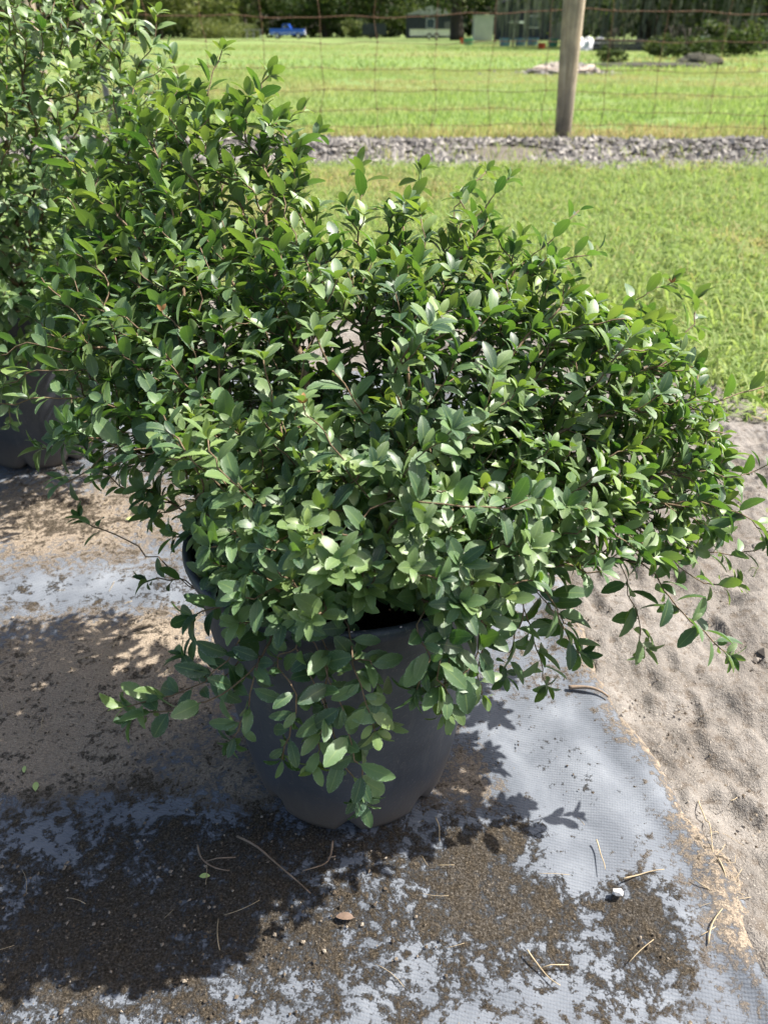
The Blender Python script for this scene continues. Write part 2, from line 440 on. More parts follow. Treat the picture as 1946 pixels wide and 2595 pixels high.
H = (0.028 + 0.045 * RNG.random(len(X)) ** 2) * (0.7 + 0.8 * patch) * np.where(RNG.random(len(X)) < 0.01, 2.0, 1)
dry = fbm(X * 1.3 + 5, Y * 1.3 + 2, 3); age = np.clip((RNG.random(len(X)) < 0.10 + 0.9 * np.clip(dry - 0.50, 0, 1) / 0.3 * (dry > 0.5)) * RNG.random(len(X)) + 0.12 * RNG.random(len(X)), 0, 1)
blades('grass', X, Y, H, 0.0040 + 0.0040 * RNG.random(len(X)), 1.5, age, 'short bright lawn grass between the sand and gravel')
n = 95000
X = RNG.uniform(-5.5, 7.5, n); Y = 6.65 + 13 * RNG.random(n) ** 1.5
keep = (np.abs(X) < 0.62 * Y + 0.5) & (fbm(X * 1.5, Y * 1.5, 3) > 0.30)
X, Y = X[keep], Y[keep]
pt = fbm(X * 0.5 + 7, Y * 0.9, 3)
H = (0.04 + 0.05 * RNG.random(len(X)) ** 2); pt = 0.5 * pt + 0.5 * fbm(X * 0.25 + 3, Y * 1.1 + 8, 3); age = np.clip((pt - 0.48) * 5, 0, 0.8) * RNG.random(len(X)) ** 0.6 + 0.6 * np.exp(-((Y - 14.0 - 2 * np.sin(X * 0.4)) / 2.2) ** 2) * np.clip(fbm(X * 0.5, Y * 1.3, 3) * 2 - 0.3, 0, 1) + (Y < 7.4) * 0.6 * RNG.random(len(X)) + ((X > 1.5) & (Y < 7.7)) * 0.7 * RNG.random(len(X))
blades('grass', X, Y, H, 0.006 + 0.006 * RNG.random(len(X)), 0.8, np.clip(age, 0, 1), 'field grass just beyond the wire fence')
n = 60000
X = RNG.uniform(-30, 34, n); Y = 19 + 45 * RNG.random(n) ** 1.4
keep = (np.abs(X) < 0.60 * Y + 2)
X, Y = X[keep], Y[keep]
pt = fbm(X * 0.22 + 7, Y * 0.5, 3)
blades('grass', X, Y, 0.05 + 0.07 * RNG.random(len(X)), 0.02 + 0.02 * RNG.random(len(X)), 0.7, np.clip((pt - 0.48) * 5 + 0.5 * np.exp(-((Y - 27 - 2 * np.sin(X * 0.2)) / 4) ** 2), 0, 0.95) * RNG.random(len(X)) ** 0.4,
       'distant sunlit pasture grass before the trees', -0.03)
n = 9000
X = RNG.uniform(0.3, 2.2, n); Y = RNG.uniform(1.0, 3.2, n)
wd = fbm(X * 3.2 + 11, Y * 3.2, 3); keep = (wd > 0.56) & (Y > sand_edge(X) - 0.05) & (Y < sand_edge(X) + 1.1) & (X < 0.62 * Y + 0.2)
X, Y, wd = X[keep], Y[keep], wd[keep]
blades('grass', X, Y, 0.05 + 0.10 * RNG.random(len(X)) ** 2, 0.004 + 0.004 * RNG.random(len(X)), 1.1, 0.3 * RNG.random(len(X)), 'taller ragged weeds at the lawn border by the sand')
n = 5000
X = RNG.uniform(-3, 4.6, n); Y = RNG.uniform(5.2, 7.0, n); keep = fbm(X * 1.4 + 30, Y * 1.8, 3) + 0.12 * (Y - 6.0) > 0.50
X, Y = X[keep], Y[keep]
blades('grass', X, Y, 0.05 + 0.08 * RNG.random(len(X)), 0.005 + 0.004 * RNG.random(len(X)), 0.7, 0.75 * RNG.random(len(X)), 'weedy grass growing through the gravel', 0.0)
# sprouts in the sand near the lawn and along the fence foot
n = 420
X = RNG.uniform(0.45, 1.3, n); Y = RNG.uniform(0.75, 1.75, n)
cl = fbm(X * 7, Y * 7, 2); keep = (cl > 0.60) & (X < 0.62 * Y)
X, Y = X[keep], Y[keep]
blades('grass', X, Y, 0.012 + 0.02 * RNG.random(len(X)), 0.003 + 0 * X, 0.9, 0.3 * RNG.random(len(X)), 'sparse green sprouts in the bare sand', 0.0)

# ------------------------------------------------------------------ gravel band under the fence
def ico():
    return np.array([(1, 0, 0), (0, 1, 0), (-1, 0, 0), (0, -1, 0), (0, 0, 1), (0, 0, -1)], float), np.array([(0, 1, 4), (1, 2, 4), (2, 3, 4), (3, 0, 4), (1, 0, 5), (2, 1, 5), (3, 2, 5), (0, 3, 5)])
def ico20():
    t = (1 + 5 ** .5) / 2
    v = np.array([(-1, t, 0), (1, t, 0), (-1, -t, 0), (1, -t, 0), (0, -1, t), (0, 1, t), (0, -1, -t), (0, 1, -t), (t, 0, -1), (t, 0, 1), (-t, 0, -1), (-t, 0, 1)], float)
    f = np.array([(0, 11, 5), (0, 5, 1), (0, 1, 7), (0, 7, 10), (0, 10, 11), (1, 5, 9), (5, 11, 4), (11, 10, 2), (10, 7, 6), (7, 1, 8), (3, 9, 4), (3, 4, 2), (3, 2, 6), (3, 6, 8), (3, 8, 9), (4, 9, 5), (2, 4, 11), (6, 2, 10), (8, 6, 7), (9, 8, 1)])
    return v / np.linalg.norm(v[0]), f
ICOV, ICOF = ico()
def stones(name, X, Y, Z, S, mat, label, flat=0.6, parent=None):
    n = len(X)
    V = ICOV[None] * (1 + RNG.normal(0, 0.22, (n, 6, 3)))
    V = V * S[:, None, None] * np.stack([0.8 + 0.6 * RNG.random(n), 0.8 + 0.5 * RNG.random(n), flat * (0.6 + 0.6 * RNG.random(n))], 1)[:, None]
    a = RNG.random(n) * 6.28; ca, sa = np.cos(a)[:, None], np.sin(a)[:, None]
    V = np.stack([V[..., 0] * ca - V[..., 1] * sa + X[:, None], V[..., 0] * sa + V[..., 1] * ca + Y[:, None], V[..., 2] + Z[:, None]], -1)
    F = (ICOF[None] + (np.arange(n) * 6)[:, None, None]).reshape(-1, 3)
    at = np.repeat(np.stack([RNG.random(n), RNG.random(n), RNG.random(n), np.ones(n)], 1), 6, 0)
    return tag(obj(name, V.reshape(-1, 3), F, mat, parent, at, False), label, kind='stuff')
def mat_stone(name, a, b_, c_, sc=40):
    m, nt, b, o = new_mat(name); r, g_, bl, _ = tint(nt)
    col = ramp(nt, r, [(0.0, a), (0.5, b_), (1.0, c_)])
    col = mix(nt, mth(nt, 'MULTIPLY', noise(nt, geo_pos(nt), sc, 4), 0.5), col, (0.08, 0.07, 0.06))
    nt.links.new(col, b.inputs['Base Color']); b.inputs['Roughness'].default_value = 0.9; b.inputs['Specular IOR Level'].default_value = 0.2
    return m
M['gravel'] = mat_stone('crushed gravel', (0.09, 0.085, 0.08), (0.21, 0.198, 0.188), (0.40, 0.375, 0.345))
n = 24000
X = RNG.uniform(-3.5, 4.6, n); Y = 5.75 + RNG.normal(0, 0.40, n) + 0.5 * (fbm(X * 0.7, X * 0 + 4, 3) - 0.5) - 0.05 * (X - 1.3)
dens = fbm(X * 1.1, Y * 1.6, 3)
keep = (Y > 5.02 - 0.04 * (X - 1)) & (Y < 6.75) & (dens > 0.26 + 0.25 * np.clip(Y - 6.1, 0, 1))
X, Y = X[keep], Y[keep]
S = 0.010 + 0.026 * RNG.random(len(X)) ** 2.2
Z = 0.006 + 0.085 * np.exp(-((Y - 5.8) / 0.40) ** 2) * RNG.random(len(X)) * (0.4 + fbm(X * 2, Y * 2, 2))
stones('gravel', X, Y, Z, S, M['gravel'], 'low band of loose grey gravel along the fence line', 0.75)
# gravel bed soil sheet
bx = np.linspace(-3.6, 4.7, 90); byv = np.linspace(0, 1, 14)
BX, BV = np.meshgrid(bx, byv)
lo = 5.15 - 0.05 * (BX - 1) + 0.25 * (fbm(BX * 2, BX * 0 + 1, 3) - 0.5); hi = 6.55 + 0.4 * (fbm(BX * 1.6, BX * 0 + 6, 3) - 0.5)
BY = lo + (hi - lo) * BV
BZ = -0.016 + 0.055 * np.sin(math.pi * BV) + 0.02 * (fbm(BX * 6, BY * 6, 3) - 0.5) * np.sin(math.pi * BV)
o = obj('gravel_bed', np.stack([BX, BY, BZ], -1).reshape(-1, 3), gridF(90, 14), simple('gravel bed soil', (0.07, 0.062, 0.052), (0.17, 0.15, 0.125), 20, 0.95, 0.01))
tag(o, 'dusty soil bed under the gravel', kind='structure')

# ------------------------------------------------------------------ wire fence
FY = 6.50
def mat_post():
    m, nt, b, o = new_mat('weathered post wood'); v = coords(nt)
    mp = nd(nt, 'ShaderNodeMapping'); mp.inputs['Scale'].default_value = (1, 1, 0.05); nt.links.new(v, mp.inputs[0])
    n = noise(nt, mp.outputs[0], 60, 6, 0.65); n2 = noise(nt, v, 5, 4, 0.6)
    c = ramp(nt, n, [(0.32, (0.20, 0.155, 0.10)), (0.5, (0.42, 0.345, 0.24)), (0.7, (0.56, 0.48, 0.36))])
    c = mix(nt, ramp(nt, n2, [(0.42, 0.55), (0.6, 0.0)]), c, (0.15, 0.135, 0.11))
    sp = nd(nt, 'ShaderNodeSeparateXYZ'); nt.links.new(v, sp.inputs[0])
    foot_dark = ramp(nt, mth(nt, 'ADD', sp.outputs[2], mth(nt, 'MULTIPLY', n2, 0.2)), [(0.12, 0.8), (0.36, 0.0)])  # post colour gets darker towards the foot, with an uneven upper border
    c = mix(nt, foot_dark, c, (0.055, 0.048, 0.036))
    nt.links.new(c, b.inputs['Base Color']); b.inputs['Roughness'].default_value = 0.9
    bump(nt, n, 1.0, 0.006, b); return m
M['post'] = mat_post()
M['rust'] = simple('rusty wire', (0.10, 0.05, 0.03), (0.19, 0.11, 0.07), 25, 0.85)
M['galv'] = simple('dull galvanised wire', (0.16, 0.15, 0.14), (0.26, 0.22, 0.19), 25, 0.7)
M['tpost'] = simple('grey steel', (0.14, 0.145, 0.15), (0.22, 0.22, 0.22), 12, 0.6)
fence = empty('wire_fence', (0, FY, 0))
tag(fence, 'rusty woven wire field fence with wooden posts beyond the gravel', 'fence')
def wood_post(x, ht, r0, r1, lean, name='post'):
    zs = np.linspace(-0.05, ht, 26); a = np.arange(20) * 2 * math.pi / 20
    rr = (r0 + (r1 - r0) * np.clip(zs / 0.9, 0, 1))[:, None] * (1 + 0.05 * (fbm(a[None] * 2.2 + x, zs[:, None] * 0.8, 3) - 0.5) * 2)
    V = np.stack([rr * np.cos(a) + lean * zs[:, None], rr * np.sin(a), np.repeat(zs[:, None], 20, 1)], -1).reshape(-1, 3)
    i = np.arange(25)[:, None] * 20; j = np.arange(20)[None]; k = (j + 1) % 20
    Q = np.stack([i + j, i + k, i + k + 20, i + j + 20], -1).reshape(-1, 4)
    V = np.vstack([V, [(lean * ht, 0, ht + 0.004)]]); T = [(len(V) - 1, 25 * 20 + q, 25 * 20 + (q + 1) % 20) for q in range(20)]
    o = obj(name, V, [Q, np.array(T)], M['post'], fence); o.location = (x, -0.07, 0); return o
p = wood_post(1.35, 1.28, 0.060, 0.078, -0.03); p['label'] = 'weathered tan wooden fence post dark at its foot'
p = wood_post(-2.52, 1.22, 0.062, 0.075, 0.01); p['label'] = 'tan wooden fence post behind the tall shrub'
mb = MB()
mb.box((-0.022, -0.003, -0.05), (0.022, 0.003, 1.15)); mb.box((-0.003, 0.0035, -0.05), (0.003, 0.035, 1.15))
for k in range(12): mb.box((-0.010, -0.010, 0.08 + k * 0.09), (0.010, -0.0035, 0.10 + k * 0.09))
p = mb.build('metal_post', M['tpost'], fence); p.location = (far(214, FY), -0.06, 0); p['label'] = 'thin grey steel fence post behind the tall shrub'
stays = np.array([-4.2 + 0.415 * k for k in range(23)]) + RNG.normal(0, 0.012, 23)
rows = [0.10, 0.20, 0.325, 0.47, 0.645, 0.81, 0.98]
def row_z(k, x):
    return rows[k] + 0.018 * np.sin(x * 1.1 + k) * (0.5 + 0.5 * k / 6) + 0.006 * np.sin(x * 7.6 + 2 * k) + 0.03 * np.exp(-((x - 1.35) / 0.8) ** 2) * (k / 6) - 0.012 * np.clip(x - 1.4, 0, 3)
for k in range(7):
    x = np.linspace(-4.6, 5.1, 190)
    P = np.stack([x, 0.012 * np.sin(x * 2 + k), row_z(k, x) + 0.003 * np.sin(x * 15.1 + k)], 1)
    mb = MB().tube(P, 0.0030 if k in (5, 6) else 0.0022, 5); mb.build('line_wire', M['rust'] if k != 4 else M['rust'], fence, True)
for s in stays:
    P = []
    for k in range(7):
        P.append((s + 0.012 * RNG.normal(), 0.012 * math.sin(s * 2 + k) + 0.003, row_z(k, s)))
    P = np.array(P); zz = np.linspace(P[0, 2] - 0.02, P[-1, 2], 40)
    PP = np.stack([np.interp(zz, P[:, 2], P[:, 0]), np.interp(zz, P[:, 2], P[:, 1]) + 0.004, zz], 1)
    mb = MB().tube(PP, 0.0022, 5)
    for q in P: mb.tube([(q[0] - 0.008, q[1], q[2]), (q[0], q[1] - 0.006, q[2] + 0.003), (q[0] + 0.008, q[1], q[2])], 0.0045, 5)
    mb.build('stay_wire', M['rust'], fence, True)

# ------------------------------------------------------------------ leaves
NR = 13
def leaf_template(wr, foldv, curl, twist, asym):
    t = np.linspace(0, 1, NR - 1); t = 0.45 * t + 0.55 * (1 - np.cos(np.pi * t)) / 2
    y = np.concatenate([[0.0], 0.09 + 0.91 * t])
    w = np.sin(np.pi * np.clip(t, 0, 1) ** (0.98 + 0.15 * asym)) ** 0.60 * wr * 0.5
    w[0] = 0.018; w[-1] = 0.012
    ser = np.where(np.arange(NR - 1) % 2 == 0, 1.0, 0.92); w = w * ser
    w = np.concatenate([[0.016], w])
    z = -curl * np.clip(y - 0.1, 0, 1) ** 1.7 + 0.05 * np.sin(y * 3.0)
    V = []
    for i in range(NR):
        for sgn in (-1, 0, 1):
            xx = sgn * w[i]
            V.append((xx + twist * 0.06 * y[i] ** 2, y[i] * (1 - 0.25 * curl * y[i]), z[i] + abs(xx) * foldv + sgn * twist * w[i] * 0.25 * y[i]))
    V = np.array(V)
    F = []
    for i in range(NR - 1):
        b = i * 3
        F += [(b, b + 1, b + 4, b + 3), (b + 1, b + 2, b + 5, b + 4)]
    across = np.tile([1, 0, 1], NR).astype(float); along = np.repeat(y, 3)
    return V, np.array(F), across, along
LEAFP = [(0.40, 0.30, 0.14, 0.3, -0.1), (0.46, 0.20, 0.08, -0.4, -0.3), (0.38, 0.36, 0.20, 0.5, 0.1), (0.44, 0.14, 0.26, -0.2, -0.2),
         (0.52, 0.24, 0.05, 0.2, -0.5), (0.42, 0.42, 0.16, -0.6, 0.0)]
VAR = [leaf_template(wr, f, c, tw, a) for wr, f, c, tw, a in
       LEAFP]
NR = 7
LOW = [leaf_template(wr, f, c, tw, a) for wr, f, c, tw, a in LEAFP]
NR = 13
TINTS = 6
_leafmesh = {}
def leaf_mesh(var, tq, aq, red=False):
    key = (var, tq, aq, red)
    if key not in _leafmesh:
        V, F, ac, al = VAR[var]
        at = np.stack([ac, al, np.full(len(V), (tq + 0.5) / TINTS), np.full(len(V), aq / 4.0)], 1)
        _leafmesh[key] = mesh_np('leaf', V, F, M['redleaf'] if red else M['leaf'], at)
    return _leafmesh[key]
def unit(a): return a / (np.linalg.norm(a, axis=-1, keepdims=True) + 1e-12)
def frames(D, N):
    D = unit(D); X = unit(np.cross(D, N)); Nn = np.cross(X, D)
    return np.stack([X, D, Nn], -1)           # columns

CAMP = np.array([0, 0, CAM_H]); FW = np.array([0, CT, -ST]); UPV = np.array([0, ST, CT])
def project(P):
    d = P - CAMP; zc = d @ FW
    return np.stack([383.5 + d[..., 0] / zc * FPX * 767 / 1946, 512 - (d @ UPV) / zc * FPX * 767 / 1946], -1), zc
def show_largest(pos, Rm, ln, var, count, occl=None):
    """which leaves take most pixels of the photograph's view"""
    n = len(pos); pts = []; t = np.linspace(0.12, 0.95, 7)
    for k in range(n):
        V = VAR[var[k]][0].reshape(NR, 3, 3)[::2].reshape(-1, 3)
        W = np.vstack([V, (V[0::3] + V[1::3]) / 2, (V[2::3] + V[1::3]) / 2]) * ln[k]
        pts.append(W @ Rm[k].T + pos[k])
    m = len(pts[0]); P = np.concatenate(pts); ids = np.repeat(np.arange(n), m)
    q, z = project(P); s = 0.4
    xi, yi = (q[:, 0] * s).astype(int), (q[:, 1] * s).astype(int)
    ok = (xi >= 0) & (yi >= 0) & (xi < int(767 * s)) & (yi < int(1024 * s)) & (z > 0.05)
    cell = (yi * 1000 + xi)[ok]; zz = z[ok]; ii = ids[ok]
    order = np.lexsort((zz, cell)); c, first = np.unique(cell[order], return_index=True)
    cnt = np.bincount(ii[order][first], minlength=n)
    return np.argsort(-cnt)[:count], cnt

# ------------------------------------------------------------------ shrub growth
class Shrub:
    def __init__(s, root, seed):
        s.rng = np.random.default_rng(seed); s.root = np.array(root, float); s.heart = s.root + np.array([0, 0.03, 0.06])
        s.P = [s.root]; s.D = [np.array([0, 0, 1.0])]; s.L = [0.0]; s.cap = np.zeros((90000, 7)); s.whorl = 0.62; s.filled = 0; s.par = [-1]; s.stem = [-1]; s.paths = []; s.nst = 0
    def sync(s):
        n = len(s.P)
        if n > s.filled:
            s.cap[s.filled:n, :3] = s.P[s.filled:]; s.cap[s.filled:n, 3:6] = s.D[s.filled:]; s.cap[s.filled:n, 6] = s.L[s.filled:]; s.filled = n
    def connect(s, p, alpha=0.55, upend=0.45, maxstems=13, leafy=None):
        p = np.asarray(p, float)
        s.sync(); A = s.cap[:s.filled]; P, D, L = A[:, :3], A[:, 3:6], A[:, 6]
        v = p - P; d = np.linalg.norm(v, axis=1) + 1e-9
        cosv = (v * D).sum(1) / d
        cost = d + alpha * L + 0.22 * np.clip(0.55 - cosv, 0, 2) + (d < 0.02) * 0.3
        if s.nst >= maxstems: cost[0] += 10
        else: cost[0] -= 0.10
        q = int(np.argmin(cost))
        s.curve(q, [p], upend, leafy)
    def curve(s, q, way, upend=0.4, leafy=None):
        st = s.stem[q]
        if q == 0: st = s.nst; s.nst += 1
        a = s.P[q]; da = s.D[q]; idx = [q]
        if q == 0:
            da = unit(np.array([way[0][0] - a[0], way[0][1] - a[1], 0.30 + abs(way[0][2] - a[2])]) + s.rng.normal(0, 0.05, 3))
        for wi, p in enumerate(way):
            L = np.linalg.norm(p - a); out = unit(p - s.root)
            nxt = way[wi + 1] - p if wi + 1 < len(way) else None
            e = unit(unit(p - a) + out * 0.15 + np.array([0, 0, upend])) if nxt is None else unit(unit(p - a) + unit(nxt))
            c1 = a + unit(da * 0.7 + unit(p - a) * 0.6) * L * 0.36; c2 = p - e * L * 0.30
            n = max(3, int(L / 0.013)); t = np.linspace(0, 1, n + 1)[1:, None]
            pts = (1 - t) ** 3 * a + 3 * (1 - t) ** 2 * t * c1 + 3 * (1 - t) * t * t * c2 + t ** 3 * p
            pts[:-1] += s.rng.normal(0, 0.0016, pts[:-1].shape)
            prev = a
            for x in pts:
                s.P.append(x); s.D.append(unit(x - prev)); s.L.append(s.L[idx[-1]] + np.linalg.norm(x - prev)); s.par.append(idx[-1]); s.stem.append(st)
                idx.append(len(s.P) - 1); prev = x
            a = p; da = e
        s.paths.append((idx, leafy))
    def attach_way(s, way, leafy=None, upend=0.15, alpha=0.35):
        P = np.array(s.P); L = np.array(s.L); d = np.linalg.norm(way[0] - P, axis=1); cost = d + alpha * L; cost[0] += 0.12
        s.curve(int(np.argmin(cost)), way, upend, leafy)
    def radii(s):
        n = len(s.P); acc = np.zeros(n); r = np.zeros(n)
        for i in range(n - 1, -1, -1):
            r[i] = min(max(0.00062, acc[i] ** (1 / 2.5)), 0.0052)
            if s.par[i] >= 0: acc[s.par[i]] += r[i] ** 2.5 * 1.010
        return r
    def build_stems(s, parent):
        r = s.radii()
        for st in range(s.nst):
            old, young = MB(), None
            for idx, _ in s.paths:
                if s.stem[idx[1]] != st: continue
                P = np.array([s.P[i] for i in idx]); rr = np.array([r[i] for i in idx]); rr[0] = rr[1]
                old.tube(P, rr, 6 if rr[0] > 0.003 else 4)
            old.build('stem', M['bark'], parent, True)
    def leaves(s, size=1.0, lo=0.065, hi=0.125):
        rng = s.rng; pos, D, N, ln, age = [], [], [], [], []
        up = np.array([0, 0, 1.0]); sn = np.array(SUN)
        def put(p, d, n, l, a): pos.append(p); D.append(d); N.append(n); ln.append(l * size); age.append(a)
        for idx, leafy in s.paths:
            P = np.array([s.P[i] for i in idx]); seg = np.linalg.norm(np.diff(P, axis=0), axis=1)
            cum = np.concatenate([[0], np.cumsum(seg)]); tot = cum[-1]
            Lf = rng.uniform(lo, hi) if leafy is None else leafy
            Lf = min(Lf, tot * 0.96); vigour = rng.uniform(0.82, 1.12); yng = rng.random() ** 2.2
            u = 0.0; phi = rng.random() * 6.28
            hi_tip = 0.9 * max(0.0, P[-1][2] - 0.50)
            if tot > 0.018 and rng.random() < s.whorl:          # whorl of leaves at the shoot tip
                T = unit(P[-1] - P[-2]); a = unit(np.cross(T, [0.3, 0.5, 0.81])); b = np.cross(T, a); k = rng.integers(4, 7); p = P[-1]
                for q in range(k):
                    f = phi + q * 6.283 / k + rng.normal(0, 0.2); rad = a * math.cos(f) + b * math.sin(f); op = 1.0 + rng.normal(0, 0.18)
                    put(p, T * math.cos(op) + rad * math.sin(op) + up * 0.08, T * 0.7 + up * 0.5 + unit(p - s.heart) * 0.3 + rng.normal(0, 0.16, 3) - rad * 0.1,
                        0.0205 * vigour * rng.uniform(0.75, 1.2), min(1.0, 0.35 * yng + hi_tip * rng.random() * 2 + 0.12 * rng.random()))
            while u < Lf:
                c = tot - u; k = min(np.searchsorted(cum, c, 'right') - 1, len(seg) - 1); k = max(k, 0)
                f = (c - cum[k]) / (seg[k] + 1e-9); p = P[k] + (P[k + 1] - P[k]) * f; T = unit(P[k + 1] - P[k])
                phi += 2.399 + rng.normal(0, 0.25)
                a = unit(np.cross(T, [0.3, 0.5, 0.81])); b = np.cross(T, a)
                rad = a * math.cos(phi) + b * math.sin(phi)
                op = np.clip(0.75 + u * 8 + rng.normal(0, 0.17), 0.35, 1.45)
                d = T * math.cos(op) + rad * math.sin(op) + up * rng.uniform(-0.12, 0.22)
                nrm = T * 0.25 + up * 0.78 + sn * 0.25 + rng.normal(0, 0.26, 3) - rad * 0.10 + unit(p - s.heart) * 0.55
                l = (0.016 + 0.0125 * min(1, u / 0.025)) * vigour * rng.uniform(0.82, 1.16)
                put(p + d * 0.0005, d, nrm, l, yng * max(0, 1 - u / 0.05) * rng.uniform(0.5, 1.0) + 0.06 * rng.random() + hi_tip * rng.random())
                if rng.random() < 0.30 and u > 0.015:      # small axillary leaves
                    for _ in range(rng.integers(1, 3)):
                        d2 = unit(d + rng.normal(0, 0.5, 3) + T * 0.4)
                        put(p, d2, nrm + rng.normal(0, 0.3, 3), l * rng.uniform(0.5, 0.75), 0.25 * rng.random())
                u += rng.uniform(0.006, 0.0105) * (0.8 if u < 0.02 else 1.1)
        return np.array(pos), unit(np.array(D)), np.array(N), np.array(ln), np.array(age)

def dress(sh, parent, count, size=1.0, red_spots=(), clip=None, lo=0.065, hi=0.125):
    pos, D, N, ln, age = sh.leaves(size, lo, hi)
    if clip is not None:
        k = clip(pos + D * ln[:, None] * 0.5); pos, D, N, ln, age = pos[k], D[k], N[k], ln[k], age[k]
    n = len(pos); Rm = frames(D, N)
    var = sh.rng.integers(0, len(VAR), n); tq = sh.rng.integers(0, TINTS, n); aq = np.clip(np.round(age * 4), 0, 4).astype(int)
    big, cnt = show_largest(pos, Rm, ln, var, count); fine = cnt > 4; pick = np.zeros(n, bool); pick[big] = True
    pp = np.array(parent.location)
    for i in big:
        o = bpy.data.objects.new('leaf', leaf_mesh(int(var[i]), int(tq[i]), int(aq[i])))
        m = Matrix(Rm[i].tolist()).to_4x4() @ Matrix.Scale(float(ln[i]), 4); m.translation = Vector(pos[i] - pp)
        o.matrix_local = m; link(o, parent)
    Vs, Fs, As, off = [], [], [], 0
    for v in range(2 * len(VAR)):
        k = np.where((var == v % len(VAR)) & ~pick & (fine if v < len(VAR) else ~fine))[0]
        if not len(k): continue
        V, F, ac, al = (VAR + LOW)[v]
        W = np.einsum('nij,vj->nvi', Rm[k] * ln[k][:, None, None], V) + (pos[k] - pp)[:, None]
        Vs.append(W.reshape(-1, 3)); Fs.append((F[None] + (np.arange(len(k)) * len(V))[:, None, None]).reshape(-1, 4) + off)
        A = np.zeros((len(k), len(V), 4)); A[..., 0] = ac; A[..., 1] = al; A[..., 2] = ((tq[k] + 0.5) / TINTS)[:, None]; A[..., 3] = (aq[k] / 4.0)[:, None]
        As.append(A.reshape(-1, 4)); off += len(k) * len(V)
    o = obj('foliage', np.vstack(Vs), np.vstack(Fs), M['leaf'], parent, np.vstack(As)); o['kind'] = 'stuff'
    print('leaves', n)
    return n

# ------------------------------------------------------------------ nursery pots
def mat_pot():
    m, nt, b, o = new_mat('black nursery pot plastic'); v = coords(nt)
    n = noise(nt, v, 18, 5, 0.6, 0.4); n2 = noise(nt, v, 240, 3, 0.7)
    c = ramp(nt, n, [(0.3, (0.036, 0.042, 0.056)), (0.7, (0.062, 0.069, 0.086))])
    sp = nd(nt, 'ShaderNodeSeparateXYZ'); nt.links.new(v, sp.inputs[0])
    st = nd(nt, 'ShaderNodeMapping'); st.inputs['Scale'].default_value = (1, 1, 0.12); nt.links.new(v, st.inputs[0])
    n5 = noise(nt, st.outputs[0], 70, 5, 0.7, 0.3)
    c = mix(nt, mth(nt, 'MULTIPLY', ramp(nt, n5, [(0.52, 0.0), (0.74, 0.5)]), n), c, (0.20, 0.19, 0.18))
    c = mix(nt, ramp(nt, n2, [(0.60, 0.0), (0.74, 0.45)]), c, (0.22, 0.20, 0.18))
    c = mix(nt, ramp(nt, mth(nt, 'ADD', sp.outputs[2], mth(nt, 'MULTIPLY', n, 0.06)), [(0.03, 0.6), (0.10, 0.0)]), c, (0.20, 0.16, 0.12))
    nt.links.new(c, b.inputs['Base Color']); b.inputs['Roughness'].default_value = 0.48; b.inputs['Specular IOR Level'].default_value = 0.45
    bump(nt, n2, 0.5, 0.0006, b); return m
M['pot'] = mat_pot()
M['potsoil'] = simple('dark bark potting mix', (0.012, 0.009, 0.007), (0.07, 0.045, 0.03), 140, 0.95, 0.008)
def pot(parent, h=0.297, rt=0.142, rb=0.106):
    def wob(r, z, a):
        oval = 1 + 0.018 * np.cos(2 * a + 0.7) * (z / h)
        return r * oval, z
    prof = [(0.001, 0.004), (rb * 0.6, 0.004), (rb - 0.012, 0.0), (rb - 0.003, 0.004), (rb, 0.012)]
    for k in range(1, 13): prof.append((rb + 0.001 + (rt - 0.006 - rb) * (k / 12) ** 0.9, 0.012 + (h - 0.034 - 0.012) * k / 12))
    def ribs(r, z, a):      # shallow notched foot
        r, z = wob(r, z, a)
        notch = np.clip(np.cos(a * 8) - 0.72, 0, 1) / 0.28
        zz = z + np.where(z < 0.013, 0.011 * notch, 0)
        return r - np.where(z < 0.013, 0.004 * notch, 0), zz
    w = MB().lathe(prof, 96, (0, 0), ribs).build('pot', M['pot'], parent, True)
    rim = [(rt - 0.005, h - 0.034), (rt - 0.003, h - 0.020), (rt + 0.002, h - 0.012), (rt + 0.004, h - 0.004), (rt + 0.003, h), (rt - 0.001, h + 0.001), (rt - 0.004, h - 0.003)]
    MB().lathe(rim, 96, (0, 0), wob).build('rim', M['pot'], w, True)
    def rib2(r, z, a):
        r, z = wob(r, z, a); return r + 0.0016 * np.sign(np.sin(a * 36)) * np.abs(np.sin(a * 36)) ** 0.4, z
    MB().lathe([(rt - 0.004, h - 0.003), (rt - 0.008, h - 0.02), (rt - 0.013, h - 0.08), (rt - 0.020, h - 0.13)], 216, (0, 0), rib2).build('inner_wall', M['pot'], w, True)
    ns = 40; rr = np.linspace(0, rt - 0.013, 14); aa = np.arange(ns) * 2 * math.pi / ns
    V = np.stack([rr[:, None] * np.cos(aa), rr[:, None] * np.sin(aa), h - 0.060 + 0.010 * (fbm(rr[:, None] * 90 * np.cos(aa) + 30, rr[:, None] * 90 * np.sin(aa) + 30, 3) - 0.5) - 0 * rr[:, None] * aa], -1).reshape(-1, 3)
    i = np.arange(13)[:, None] * ns; j = np.arange(ns)[None]; k = (j + 1) % ns
    obj('potting_soil', V, np.stack([i + j, i + k, i + k + ns, i + j + ns], -1).reshape(-1, 4), M['potsoil'], parent)
    return w

